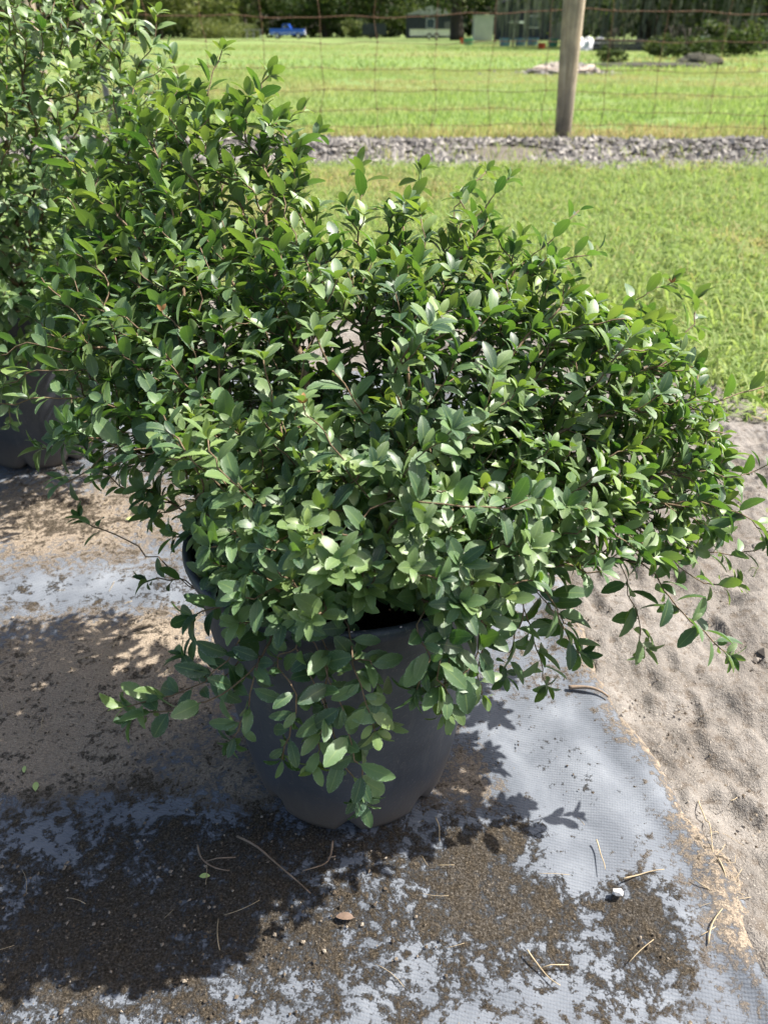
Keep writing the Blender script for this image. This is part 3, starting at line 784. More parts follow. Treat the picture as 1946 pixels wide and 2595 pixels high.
# ---- front shrub
PC = np.array([-0.036, 0.592])
s1 = empty('potted_shrub', (PC[0], PC[1], 0.012))
tag(s1, 'spreading small-leaved green shrub in a black nursery pot, up front', 'shrub', 'potted nursery shrubs')
pot(s1)
rowy = [50, 100, 300, 450, 600, 750, 900, 1050, 1200, 1350, 1500, 1750]
rowd = [0.92, 0.90, 0.86, 0.80, 0.71, 0.66, 0.60, 0.50, 0.455, 0.435, 0.42, 0.41]
def surf(sx, sy):
    d = float(np.interp(sy, rowy, rowd)); e = min(1.0, (abs(sx - 800) / 820) ** 2)
    tgt = np.interp(sy, [400, 700, 1300], [0.78, 0.72, 0.64])
    return d + (tgt - d) * 0.75 * e if sy > 420 else d
dense = [(70, 690), (120, 560), (150, 380), (260, 300), (300, 220), (430, 200), (560, 210), (640, 280), (650, 430), (780, 430), (1000, 430), (1100, 500), (1210, 570), (1260, 660),
         (1420, 690), (1500, 790), (1560, 900), (1570, 1130), (1480, 1210), (1300, 1240), (1180, 1230), (1080, 1330), (980, 1320), (820, 1290), (720, 1345), (510, 1355), (445, 1250), (430, 1080), (330, 960), (200, 880)]
def inside(x, y, poly):
    c = False; j = len(poly) - 1
    for i in range(len(poly)):
        xi, yi = poly[i]; xj, yj = poly[j]
        if (yi > y) != (yj > y) and x < (xj - xi) * (y - yi) / (yj - yi) + xi: c = not c
        j = i
    return c
sh = Shrub((PC[0], PC[1], 0.245), 11); sh.whorl = 0.85
rs = np.random.default_rng(5)
tips = []
for layer, (cnt, d0, d1, mind) in enumerate([(760, -0.03, 0.045, 25), (520, 0.04, 0.12, 30), (300, 0.10, 0.22, 34)]):
    got = []; tries = 0
    while len(got) < cnt and tries < 20000:
        tries += 1
        x, y = rs.uniform(40, 1600), rs.uniform(180, 1400)
        if not inside(x, y, dense): continue
        if layer == 0 and 430 < x < 1040 and 690 < y < 910 and rs.random() < 0.78: continue
        if layer == 1 and 480 < x < 1000 and 720 < y < 880 and rs.random() < 0.15: continue
        if any((x - a) ** 2 + (y - b) ** 2 < mind ** 2 for a, b, _ in got): continue
        d = surf(x, y) + rs.uniform(d0, d1)
        if 480 < x < 1040 and 700 < y < 900: d += 0.10
        p = at_y(x, y, d)
        if p.z < 0.30 and layer > 0: continue
        if p.z < 0.27 or p.y > (0.90 if x < 640 else 0.79): continue
        got.append((x, y, np.array(p)))
    tips += [(g_[2], layer) for g_ in got]
for k in range(250):
    v = unit(rs.normal(size=3)) * rs.random() ** 0.4
    tips.append((np.array([-0.02, 0.635, 0.42]) + v * np.array([0.30, 0.13, 0.12]), 1))
for k in range(120):
    v = unit(rs.normal(size=3)) * rs.random() ** 0.4
    tips.append((np.array([-0.04, 0.68, 0.36]) + v * np.array([0.30, 0.12, 0.08]), 1))
for k in range(45):
    x, y = rs.uniform(430, 1060), rs.uniform(640, 930)
    tips.append((np.array(at_y(x, y, surf(x, y) + rs.uniform(0.10, 0.18))), 1))
tips.sort(key=lambda q: np.linalg.norm(q[0] - sh.root))
print('tips', len(tips))
for p, layer in tips:
    sh.connect(p, 0.55, 0.5 if p[2] > 0.36 else 0.12)
# shoots that stand out of the crown: way points (x, y, metres ahead), leafy length
W = [
 ([(680, 1390, .44), (745, 1540, .405), (790, 1720, .40)], .16), ([(640, 1400, .44), (700, 1520, .41), (680, 1650, .405)], .14), ([(760, 1400, .44), (780, 1480, .41), (810, 1580, .405)], .12),
 ([(600, 1420, .435), (640, 1500, .41), (610, 1640, .405)], .12), ([(560, 1430, .44), (480, 1500, .42), (290, 1545, .43)], .17), ([(520, 1420, .45), (450, 1470, .44), (400, 1420, .45)], .08),
 ([(560, 1420, .44), (540, 1500, .42), (500, 1600, .42)], .10), ([(500, 1300, .47), (420, 1330, .47)], .08),
 ([(980, 1330, .45), (950, 1430, .42), (975, 1540, .42)], .12), ([(1040, 1340, .46), (1020, 1440, .43), (920, 1500, .42)], .10), ([(1050, 1350, .46), (1030, 1450, .44), (1040, 1500, .44)], .08), ([(900, 1350, .44), (930, 1420, .42), (900, 1490, .42)], .09),
 ([(1120, 1260, .52), (1150, 1360, .54), (1180, 1480, .55)], .12), ([(1180, 1280, .52), (1220, 1360, .53), (1250, 1410, .54)], .10), ([(1130, 1290, .5), (1110, 1380, .52), (1090, 1460, .53)], .09), ([(1160, 1280, .56), (1210, 1330, .56), (1235, 1350, .57)], .08),
 ([(1360, 1200, .55), (1480, 1330, .54), (1575, 1415, .55)], .14), ([(1340, 1220, .56), (1370, 1310, .55), (1390, 1400, .55)], .09), ([(1440, 1190, .57), (1520, 1260, .56), (1590, 1265, .57)], .12), ([(1500, 1180, .58), (1580, 1200, .58), (1650, 1180, .58)], .10),
 ([(1500, 1080, .58), (1600, 1110, .58), (1660, 1150, .58)], .10), ([(1500, 1020, .6), (1590, 1030, .61), (1655, 1005, .62)], .07), ([(1480, 880, .66), (1570, 860, .68), (1650, 835, .70)], .10), ([(1420, 760, .72), (1500, 700, .74), (1500, 650, .76)], .09),
 ([(1300, 700, .74), (1390, 640, .76), (1450, 610, .78)], .08), ([(1090, 600, .76), (1190, 520, .80), (1250, 455, .82)], .06), ([(1000, 480, .82), (1060, 430, .85), (1100, 385, .87)], .07), ([(980, 470, .82), (1010, 420, .85), (1050, 370, .88)], .06),
 ([(880, 450, .84), (900, 410, .86), (910, 370, .88)], .06), ([(780, 440, .86), (785, 400, .88), (775, 365, .9)], .05), ([(1150, 580, .78), (1220, 560, .80), (1290, 540, .82)], .06),
 ([(450, 260, .87), (455, 180, .89), (480, 110, .91)], .07), ([(520, 270, .87), (560, 210, .89), (580, 165, .91)], .07), ([(560, 330, .86), (620, 270, .88), (660, 230, .89)], .08), ([(580, 380, .84), (640, 320, .86), (685, 290, .88)], .08), ([(290, 330, .86), (300, 240, .88), (290, 190, .90)], .08),
 ([(360, 330, .86), (370, 230, .88), (385, 190, .90)], .08), ([(200, 420, .82), (160, 360, .84), (115, 330, .86)], .08), ([(230, 360, .85), (235, 300, .87), (200, 270, .88)], .07), ([(430, 350, .85), (420, 290, .87), (430, 210, .89)], .08), ([(640, 440, .82), (650, 390, .84), (640, 350, .86)], .07),
 ([(150, 760, .66), (60, 740, .66), (-10, 770, .66)], .10), ([(170, 860, .63), (70, 860, .63), (-20, 870, .63)], .12), ([(180, 800, .64), (80, 800, .64), (10, 830, .64)], .10), ([(180, 700, .68), (130, 640, .69), (90, 600, .7)], .09),
 ([(260, 960, .60), (200, 1010, .60), (120, 1050, .60)], .06), ([(300, 970, .58), (240, 960, .58), (170, 930, .58)], .10), ([(330, 980, .57), (260, 1000, .57), (215, 1020, .57)], .05),
 ([(500, 1300, .50), (420, 1270, .55), (300, 1180, .60), (175, 1120, .63)], .03), ([(440, 1280, .53), (390, 1250, .56), (320, 1255, .57)], .05), ([(460, 1070, .53), (400, 1090, .57), (330, 1115, .60)], .03), ([(480, 1130, .50), (430, 1150, .53), (375, 1160, .55)], .04),
 ([(800, 1080, .50), (700, 930, .50), (655, 870, .50)], .11), ([(820, 1090, .50), (900, 990, .50), (975, 930, .49)], .08), ([(800, 1100, .48), (1000, 1095, .45), (1170, 1075, .45)], .10), ([(840, 700, .66), (850, 640, .66), (870, 560, .68)], .09),
 ([(500, 1080, .50), (420, 1000, .50), (360, 930, .52)], .12), ([(560, 1100, .49), (470, 1010, .49), (450, 950, .5)], .10), ([(420, 760, .62), (380, 700, .63), (350, 670, .64)], .08), ([(300, 800, .62), (260, 760, .63), (240, 700, .65)], .10),
]
rj = np.random.default_rng(77)
for k in [0, 2, 4, 8]:       # fuller sprays over the pot front
    way, lf = W[k]
    W.append(([(x + rj.normal(0, 22), y + rj.normal(-12, 22), d + rj.uniform(0.0, 0.02)) for x, y, d in way], lf * rj.uniform(0.8, 1.0)))
for way, lf in W:
    sh.attach_way([np.array(at_y(*q)) for q in way], lf, 0.05)
sh.P = [np.asarray(p) for p in sh.P]
root_obj = s1
class _off: pass
_orig = sh.P
off = np.array(s1.location)
def potclip(c):
    r = np.hypot(c[:, 0] - PC[0], c[:, 1] - PC[1])
    return ~((r < 0.150) & (c[:, 2] < 0.262)) & (c[:, 2] > 0.03)
dress(sh, s1, 300, 0.98, clip=potclip, lo=0.075, hi=0.14)
sh.P = [p - off for p in _orig]
sh.build_stems(s1)
# reddish growing tips
def red_tip(parent, px, n=3, l=0.0085):
    base = np.array(at_y(*px)) - np.array(parent.location)
    for k in range(n):
        a = k * 2.2 + px[0]; d = unit(np.array([math.cos(a) * 0.6, math.sin(a) * 0.6, 0.8])); Rm = frames(d[None], np.array([[0.1, -0.6, 0.6]]))[0]
        o = bpy.data.objects.new('leaf', leaf_mesh(k % 3, 2, 2, True)); m = Matrix(Rm.tolist()).to_4x4() @ Matrix.Scale(l * (1 - 0.15 * k), 4); m.translation = Vector(base)
        o.matrix_local = m; link(o, parent); o['label'] = 'small reddish new leaf at a shoot tip'
for q in [(350, 672, .64), (655, 872, .50), (1450, 612, .78)]: red_tip(s1, q)

# ---- tall shrub behind
P2 = np.array([-0.66, 1.35])
s2 = empty('potted_shrub', (P2[0], P2[1], 0.012))
tag(s2, 'taller dense dark green shrub in a black pot, behind at the edge', 'shrub', 'potted nursery shrubs')
pot(s2)
sh2 = Shrub((P2[0], P2[1], 0.245), 23)
tips = []
c2 = np.array([-0.68, 1.30, 0.54]); rad2 = np.array([0.32, 0.32, 0.40])
for cnt, lo_, hi_, md in ((820, 0.84, 1.03, 0.021), (520, 0.45, 0.85, 0.024), (160, 0.2, 0.5, 0.024)):
    got = []; tries = 0
    while len(got) < cnt and tries < 15000:
        tries += 1
        v = rs.normal(size=3); v /= np.linalg.norm(v)
        if v[2] < -0.93: continue
        p = c2 + v * rad2 * rs.uniform(lo_, hi_) * (1 + 0.10 * math.sin(5 * v[0] + 3) + 0.08 * math.sin(7 * v[2] + 2 * v[1]))
        if p[2] < 0.16 or (p[2] < 0.30 and np.hypot(p[0] - P2[0], p[1] - P2[1]) < 0.17): continue
        if any(np.sum((p - q) ** 2) < md * md for q in got): continue
        got.append(p)
    tips += got
for q in [(340, 30, 1.2), (300, 20, 1.25), (270, 60, 1.2), (350, 150, 1.15), (180, -40, 1.2), (60, -30, 1.2), (250, 10, 1.3), (330, 100, 1.18), (120, 0, 1.15)]: tips.append(np.array(at_y(*q)))
for k in range(240):
    a = rs.random() * 6.283; q = rs.uniform(0.20, 0.33); tips.append(np.array([P2[0] + math.cos(a) * q, P2[1] - 0.02 + math.sin(a) * q, rs.uniform(0.18, 0.40)]))
tips.sort(key=lambda q: np.linalg.norm(q - sh2.root))
for p in tips: sh2.connect(p, 0.55, 0.5 if p[2] > 0.4 else 0.1)
off2 = np.array(s2.location)
keepP = sh2.P
dress(sh2, s2, 300, 1.0, clip=lambda c: c[:, 2] > 0.05, lo=0.11, hi=0.22)
sh2.P = [np.asarray(p) - off2 for p in keepP]
sh2.build_stems(s2)

# ------------------------------------------------------------------ litter lying about
M['straw'] = simple('dry straw', (0.27, 0.21, 0.13), (0.44, 0.36, 0.24), 90, 0.8)
M['twig'] = simple('dead twig', (0.14, 0.10, 0.07), (0.30, 0.23, 0.17), 90, 0.85)
M['crumb'] = mat_stone('soil crumbs', (0.035, 0.026, 0.017), (0.10, 0.075, 0.05), (0.34, 0.29, 0.23), 300)
n = 20000
X = RNG.uniform(-0.75, 0.85, n); Y = RNG.uniform(0.22, 1.3, n) ** 1.0
keep = (np.abs(X) < 0.56 * Y + 0.25) & (fbm(X * 9, Y * 9, 3) + 0.25 * (X > cloth_edge(Y)) > 0.42)
inpot = np.hypot(X - PC[0], Y - PC[1]) < 0.112
keep &= ~inpot
keep &= ~((X > 0.10) & (X < cloth_edge(Y)) & (Y > 0.42) & (RNG.random(n) < 0.8))
X, Y = X[keep], Y[keep]
S = 0.0005 + 0.0016 * RNG.random(len(X)) ** 3
stones('soil_crumbs', X, Y, ground_z(X, Y) + S * 0.2, S, M['crumb'], 'loose soil crumbs and grit on the cloth and sand', 0.8)
n = 5200
X = RNG.uniform(0.12, 1.1, n); Y = RNG.uniform(0.35, 1.9, n)
keep = (X > cloth_edge(Y) + 0.004) & (X < 0.58 * Y + 0.2) & (fbm(X * 8 + 3, Y * 8, 3) > 0.47) & (Y < sand_edge(X))
X, Y = X[keep], Y[keep]; S = 0.0016 + 0.0085 * RNG.random(len(X)) ** 4
M['clod'] = mat_stone('sandy clods', (0.10, 0.085, 0.07), (0.19, 0.168, 0.148), (0.30, 0.27, 0.24), 200)
stones('soil_clods', X, Y, sand_z(X, Y) + S * 0.35, S, M['clod'], 'broken clods and grit on the bare sandy soil', 0.8)
def strand(p0, p1, bend, r, name, mat, label, cat, lift=0.004, group=None, fork=False):
    a, b = on_ground(*p0), on_ground(*p1); t = np.linspace(0, 1, 12)
    d = np.array([b.x - a.x, b.y - a.y]); nrm = np.array([-d[1], d[0]])
    xy = np.array([a.x, a.y]) + t[:, None] * d + (np.sin(t * math.pi) * bend + 0.008 * np.sin(t * 9 + p0[0]))[:, None] * nrm
    z = ground_z(xy[:, 0], xy[:, 1]) + lift * (1 + np.sin(t * 5 + p0[1]) * 0.4)
    P = np.column_stack([xy, z]); c = P[0].copy()
    mb = MB().tube(P - c, r * (1 - 0.5 * t), 5)
    if fork: mb.tube(np.array([P[5] - c, (P[5] + P[8]) / 2 - c + np.array([0.006, 0.006, 0.002]), P[8] - c + np.array([0.018, 0.010, 0.002])]), r * 0.6, 5)
    o = mb.build(name, mat, None, True); o.location = c
    return tag(o, label, cat, group)
strand((515, 1822), (672, 1952), 0.03, 0.0013, 'dead_twig', M['twig'], 'long straight dead twig on dark crust before the pot', 'twig')
strand((720, 1838), (655, 1905), 0.25, 0.0012, 'dead_twig', M['twig'], 'curved grey twig just below the pot foot', 'twig', fork=True)
strand((430, 1840), (500, 1895), -0.2, 0.0011, 'dead_twig', M['twig'], 'short forked twig beside the long straight twig', 'twig', fork=True)
strand((1225, 1500), (1310, 1525), 0.08, 0.003, 'dead_twig', M['twig'], 'thick brown stick lying on the cloth by the sand', 'stick', 0.006)
strand((1505, 1740), (1535, 1880), 0.02, 0.0008, 'straw_stem', M['straw'], 'long upright-lying straw at the border of the cloth', 'straw')
strand((1540, 1880), (1575, 2010), 0.06, 0.0008, 'straw_stem', M['straw'], 'straw stem running along the folded cloth border', 'straw')
strand((1520, 2060), (1585, 1960), 0.10, 0.0008, 'straw_stem', M['straw'], 'bent straw crossing the bundle on the cloth border', 'straw')
strand((1135, 2075), (1205, 2150), -0.05, 0.0008, 'straw_stem', M['straw'], 'yellow split straw on brown crust, lowest of the straws', 'straw', fork=True)
strand((1340, 1925), (1425, 1905), 0.05, 0.0008, 'straw_stem', M['straw'], 'pale straw over the dark soil clump on the cloth', 'straw')
strand((1282, 1838), (1300, 1905), 0.03, 0.0008, 'straw_stem', M['straw'], 'lone short straw on the clean grey cloth', 'straw')
strand((940, 1790), (948, 1838), 0.05, 0.0008, 'straw_stem', M['straw'], 'pale stub of straw right of the pot foot', 'straw')
# uncountable straw scraps
mb = MB()
for k in range(62):
    z = RNG.random()
    if z < 0.40: sx, sy = RNG.normal(230, 150), RNG.normal(1480, 90)
    elif z < 0.60: sx, sy = RNG.uniform(0, 1000), RNG.uniform(1780, 2200)
    elif z < 0.75: sx, sy = RNG.normal(1545, 25), RNG.normal(1950, 80)
    elif z < 0.88: sx, sy = RNG.uniform(900, 1600), RNG.uniform(1700, 2200)
    else: sx, sy = RNG.normal(200, 120), RNG.normal(1130, 60)
    p = on_ground(sx, sy)
    if math.hypot(p.x - PC[0], p.y - PC[1]) < 0.125: continue
    a = RNG.random() * 6.28; L = RNG.uniform(0.008, 0.034); t = np.linspace(-0.5, 0.5, 5); bd = RNG.normal(0, 0.10)
    xy = np.array([p.x, p.y]) + L * (t[:, None] * np.array([math.cos(a), math.sin(a)]) + (bd * (0.25 - t ** 2) * 2)[:, None] * np.array([-math.sin(a), math.cos(a)]))
    mb.tube(np.column_stack([xy, ground_z(xy[:, 0], xy[:, 1]) + 0.0025]), RNG.uniform(0.0002, 0.0005), 4)
tag(mb.build('straw_litter', M['straw'], None, True), 'scattered short scraps of dry straw on the ground', kind='stuff')
M['fallen'] = simple('fallen pale leaf', (0.30, 0.42, 0.12), (0.42, 0.50, 0.20), 200, 0.6)
M['brownleaf'] = simple('fallen brown leaf', (0.11, 0.075, 0.055), (0.18, 0.125, 0.095), 200, 0.7)
for (sx, sy), l, m_, lab in [((82, 1722), 0.014, 'fallen', 'pale green fallen leaf on the sandy cloth at the far side'), ((432, 1905), 0.011, 'fallen', 'small green fallen leaf on the dark crust'),
                             ((275, 1138), 0.016, 'fallen', 'yellow-green fallen leaf beneath the bare hanging twig'), ((60, 1670), 0.010, 'fallen', 'tiny pale fallen leaf on sunlit sand'),
                             ((768, 2004), 0.018, 'brownleaf', 'brown fallen leaf on crust before the pot')]:
    p = on_ground(sx, sy); V, F, ac, al = VAR[1]
    at = np.stack([ac, al, ac * 0 + .5, ac * 0], 1)
    o = obj('fallen_leaf', V * l, F, M[m_], None, at); z = float(ground_z(p.x, p.y)); o.location = (p.x, p.y, z + 0.0015); o.rotation_euler = (0.04, 0.06, sx)
    tag(o, lab, 'leaf')
p = on_ground(1328, 1952)
V = ico20()[0] * np.array([0.006, 0.004, 0.0035]) * (1 + RNG.normal(0, 0.12, (12, 1)))
o = obj('pebble', V, ico20()[1], simple('white pebble', (0.55, 0.53, 0.5), (0.7, 0.68, 0.66), 60, 0.7), None, None, False); o.location = (p.x, p.y, float(ground_z(p.x, p.y)) + 0.004)
tag(o, 'single white stone chip on the clean cloth tongue', 'stone')

# ------------------------------------------------------------------ far background
M['blue'] = simple('blue truck paint', (0.012, 0.085, 0.50), (0.02, 0.11, 0.60), 2, 0.3, 0, 0.6)
M['tyre'] = simple('tyre rubber', (0.02, 0.02, 0.02), (0.035, 0.035, 0.035), 20, 0.9)
M['chrome'] = simple('bright trim', (0.55, 0.55, 0.56), (0.7, 0.7, 0.7), 6, 0.35, 0, 0.5)
M['glass'] = simple('dark window glass', (0.03, 0.045, 0.06), (0.06, 0.08, 0.10), 2, 0.08, 0, 0.6)
M['white'] = simple('chalky white paint', (0.62, 0.63, 0.64), (0.78, 0.78, 0.77), 2, 0.6)
M['darkwall'] = simple('dark blue-grey siding', (0.020, 0.025, 0.032), (0.038, 0.044, 0.052), 2, 0.8)
M['roofmetal'] = simple('pale metal roof', (0.20, 0.205, 0.20), (0.34, 0.34, 0.33), 1.5, 0.5)
M['offwhite'] = simple('off-white sheet cladding', (0.34, 0.36, 0.32), (0.44, 0.45, 0.40), 1.5, 0.6)
M['darkwood'] = simple('grey old boards', (0.07, 0.07, 0.075), (0.16, 0.155, 0.15), 7, 0.9)
def disc(mb, c, r, w, seg=20):
    a = np.arange(seg) * 2 * math.pi / seg
    pts = [(c[0] + r * math.cos(q), c[2] + r * math.sin(q)) for q in a]
    return mb.prism(pts, c[1] - w / 2, c[1] + w / 2)
D = 122.0
tr = empty('pickup_truck', (far(622, D), D, 0.0)); tag(tr, 'bright blue old pickup truck parked by the trees across the field', 'truck')
tr.scale = (0.90, 0.90, 0.95)
mb = MB()   # body, side view in x-z (front towards +x)
mb.prism([(-2.55, 0.55), (-2.60, 0.80), (-2.58, 1.22), (0.30, 1.24), (2.35, 1.20), (2.50, 1.10), (2.55, 0.60), (2.2, 0.50), (-2.2, 0.50)], -0.92, 0.92).build('body', M['blue'], tr)
mb = MB().prism([(-0.75, 1.241), (-0.62, 1.78), (0.10, 1.80), (0.25, 1.76), (0.62, 1.241)], -0.80, 0.80); cabn = mb.build('cab', M['blue'], tr)
for y in (-0.806, 0.806): MB().prism([(-0.58, 1.32), (-0.50, 1.70), (0.06, 1.72), (0.22, 1.68), (0.44, 1.32)], y - 0.006, y + 0.006).build('window', M['glass'], cabn)
for x in (-1.55, 1.6):
    for y in (-0.86, 0.86):
        w = disc(MB(), (x, y, 0.36), 0.37, 0.22).build('tyre', M['tyre'], tr); disc(MB(), (x, y, 0.36), 0.21, 0.25, 14).build('rim', M['chrome'], w)
MB().box((2.50, -0.95, 0.52), (2.66, 0.95, 0.70)).build('front_bumper', M['chrome'], tr)
MB().box((-2.74, -0.92, 0.50), (-2.60, 0.92, 0.66)).build('rear_bumper', M['chrome'], tr)
MB().box((2.552, -0.75, 0.78), (2.58, 0.75, 1.05)).build('grille', M['chrome'], tr)
for y in (-0.62, 0.62): disc(MB(), (2.3, y, 0.9), 0.001, 0.001)
MB().box((-2.5, -0.925, 0.70), (2.45, -0.921, 0.76)).build('side_trim', M['chrome'], tr)
MB().box((-0.45, -0.97, 1.35), (-0.30, -0.93, 1.45)).build('mirror', M['chrome'], tr)

def house(name, cx, y, w, dpt, h, roof, wall, roofm, label, cat, wins=(), door=None):
    e = empty(name, (cx, y, 0)); tag(e, label, cat)
    MB().box((-w / 2, 0, 0), (w / 2, dpt, h)).build('wall', wall, e)
    MB().prism([(-w / 2 - 0.3, h + 0.003), (0, h + roof), (w / 2 + 0.3, h + 0.003)], -0.3, dpt + 0.3).build('roof', roofm, e)
    for (x0, x1, z0, z1) in wins:
        f = MB().box((x0 - .06, -0.05, z0 - .06), (x1 + .06, -0.003, z1 + .06)).build('window', M['white'], e); MB().box((x0, -0.065, z0), (x1, -0.052, z1)).build('pane', M['glass'], f)
    if door: MB().box((door[0], -0.06, 0.05), (door[1], -0.003, 2.05)).build('door', M['darkwood'], e)
    return e
D = 132.0
house('shed', far(930, D), D, 7.0, 5, 2.9, 1.1, M['darkwall'], M['roofmetal'], 'dark grey shed with pale roof behind the white trailer', 'shed', [(-0.6, 0.5, 1.3, 2.4)], (2.0, 2.9))
D = 112.0
e = empty('flatbed_trailer', (far(936, D), D, 0)); tag(e, 'low white trailer parked before the dark grey shed', 'trailer')
MB().box((-2.9, -0.9, 0.38), (2.9, 0.9, 1.02)).build('body', M['white'], e)
for x in (-0.55, 0.35):
    w = disc(MB(), (x, -0.93, 0.33), 0.33, 0.2).build('tyre', M['tyre'], e); disc(MB(), (x, -0.93, 0.33), 0.18, 0.24, 12).build('rim', M['white'], w)
MB().box((2.9, -0.08, 0.42), (4.0, 0.08, 0.54)).build('tow_bar', M['darkwood'], e)
MB().box((-2.95, -0.96, 1.023), (2.95, 0.96, 1.08)).build('top_rail', M['chrome'], e)
D = 92.0
e = empty('storage_box', (far(1042, D), D, 0)); tag(e, 'off-white boxy storage shed next to the oak trunk', 'shed')
MB().box((-0.95, -0.9, 0.05), (0.95, 0.9, 2.1)).build('wall', M['offwhite'], e); MB().box((-1.02, -0.98, 2.103), (1.02, 0.98, 2.2)).build('roof', M['offwhite'], e)
for x in (-0.6, -0.2, 0.2, 0.6): MB().box((x - 0.02, -0.93, 0.1), (x + 0.02, -0.903, 2.08)).build('rib', M['offwhite'], e)
D = 98.0
house('barn', far(1165, D), D, 8.4, 6, 3.4, 1.5, M['darkwall'], M['darkwall'], 'large dark blue-grey barn beyond the fence post', 'barn', [(-1.4, -0.2, 1.2, 2.2)], (1.2, 2.4))
MB().box((-3.4, -0.5, 1.55), (-1.75, -0.1, 1.78)).build('white_shelf', M['white'], bpy.data.objects['barn'])
D = 125.0
e = empty('cargo_trailer', (far(808, D), D, 0)); tag(e, 'dark charcoal cargo trailer half hidden by trees right of the blue truck', 'trailer')
MB().prism([(-1.6, 0.45), (-1.6, 1.6), (-1.3, 1.8), (1.5, 1.8), (1.7, 1.5), (1.7, 0.45)], -1, 1).build('body', M['darkwall'], e)
for x in (-0.45, 0.35): disc(MB(), (x, -1.03, 0.33), 0.33, 0.2).build('tyre', M['tyre'], e)
D = 118.0
e = empty('pipe_frame', (far(548, D), D, 0)); tag(e, 'thin grey pipe frame standing left of the blue truck', 'frame')
for x in (-0.9, 0, 0.9):
    for y in (-0.4, 0.4): MB().tube([(x, y, 0), (x, y, 1.0)], 0.035, 6).build('leg', M['tpost'], e)
for y in (-0.4, 0.4): MB().tube([(-1.2, y, 1.02), (1.2, y, 1.02)], 0.04, 6).build('rail', M['tpost'], e)
def tub(sx, D, r, h, mat, label, cat='tub'):
    o = MB().lathe([(0.001, 0.0), (r * 0.8, 0.0), (r * 0.86, h * 0.1), (r, h * 0.95), (r * 1.05, h), (r * 0.96, h), (r * 0.8, h * 0.2), (0.001, h * 0.15)], 20).build('tub', mat, None, True)
    o.location = (far(sx, D), D, 0.0); return tag(o, label, cat)
M['tubblue'] = simple('blue tub plastic', (0.10, 0.20, 0.36), (0.14, 0.26, 0.44), 3, 0.5)
M['tubgreen'] = simple('green tub plastic', (0.07, 0.24, 0.17), (0.10, 0.30, 0.22), 3, 0.5)
M['red'] = simple('red plastic', (0.45, 0.06, 0.03), (0.55, 0.09, 0.05), 3, 0.5)
tub(1092, 56, 0.36, 0.42, M['tubblue'], 'blue tub nearest the white storage shed, before the barn'); tub(1125, 57, 0.34, 0.42, M['tubblue'], 'middle blue tub of three before the barn')
tub(1152, 58, 0.36, 0.42, M['tubblue'], 'blue tub closest to the wooden fence post'); tub(1012, 60, 0.34, 0.40, M['tubgreen'], 'green tub below the white storage shed')
tub(1196, 52, 0.30, 0.40, M['tubgreen'], 'green tub at the edge of the wooden fence post'); tub(1000, 66, 0.20, 0.38, M['red'], 'red bucket on the grass by the oak trunk', 'bucket')
tub(1172, 46, 0.20, 0.26, M['red'], 'orange-red bucket beside the blue tubs', 'bucket')
def lump(name, c, sx, sy, sz, mat, label, cat, seed, kind=None):
    th = np.linspace(0, math.pi / 2, 12); ph = np.arange(36) * 2 * math.pi / 36
    TH, PH = np.meshgrid(th, ph, indexing='ij')
    nn = fbm(np.cos(PH) * 2 + TH * 3 + seed, np.sin(PH) * 2 + TH * 2 + seed, 4)
    r = np.sin(TH) ** 0.85; zz = np.cos(TH) ** 1.2
    V = np.stack([np.cos(PH) * r * sx * (0.7 + 0.6 * nn), np.sin(PH) * r * sy * (0.7 + 0.6 * nn), zz * sz * (0.6 + 0.8 * nn) - 0.03], -1).reshape(-1, 3)
    i = np.arange(11)[:, None] * 36; j = np.arange(36)[None]; k = (j + 1) % 36
    o = obj(name, V, np.stack([i + j, i + j + 36, i + k + 36, i + k], -1).reshape(-1, 4), mat); o.location = (c[0], c[1], 0)
    return tag(o, label, cat, kind=kind)
M['pile'] = simple('pale rubble sand', (0.24, 0.20, 0.165), (0.55, 0.48, 0.41), 9, 0.95, 0.05)
M['darkpile'] = simple('dark brush soil', (0.028, 0.03, 0.02), (0.075, 0.07, 0.05), 6, 0.95, 0.05)
p = on_ground(1220, 158); e = lump('sand_pile', p, 0.85, 0.8, 0.20, M['pile'], 'low pile of pale sand and rubble behind the wooden post', 'sand pile', 3.3)
X = RNG.normal(0, 0.42, 500); Y = RNG.normal(-0.05, 0.35, 500)
o = stones('rubble', X, Y, 0.20 * np.exp(-(X / 0.55) ** 2 - (Y / 0.5) ** 2), 0.02 + 0.05 * RNG.random(500) ** 2, M['gravel'], 'loose rubble', 0.8, e)
p = on_ground(1400, 140); lump('soil_mound', p, 1.7, 1.0, 0.08, M['darkpile'], 'low dark soil ridge in the grass under the mossy oak', 'soil mound', 8.1)
p = on_ground(1510, 136); lump('brush_mound', p, 0.6, 0.7, 0.24, M['darkpile'], 'dark brown brush mound below the mossy oak', 'brush pile', 5.7)
for sx, w, lab in [(1252, 0.42, 'white filled sack on grass just beside the wooden post'), (1272, 0.36, 'white filled sack between two other sacks'), (1296, 0.46, 'white filled sack closest to the pallet stack')]:
    lump('sack', (far(sx, 42), 42, 0), w, 0.4, 0.5, M['white'], lab, 'sack', sx * 0.37)
o = MB().lathe([(0.001, -0.16), (0.08, -0.14), (0.14, -0.07), (0.16, 0.0), (0.14, 0.07), (0.08, 0.14), (0.001, 0.16)], 16).build('float_ball', M['white'], None, True)
o.location = (far(1525, 34), 34, 0.15); tag(o, 'small white ball on the ground beside the brush mound', 'ball')
o.location.z = 0.6
mbp = MB().tube([(0, 0, -0.6), (0, 0, -0.1)], 0.03, 6).build('stake', M['tpost'], o)
D = 41.0
e = empty('pallet_stack', (far(1362, D), D, 0)); tag(e, 'low stack of weathered grey pallets in the tree shade', 'pallets')
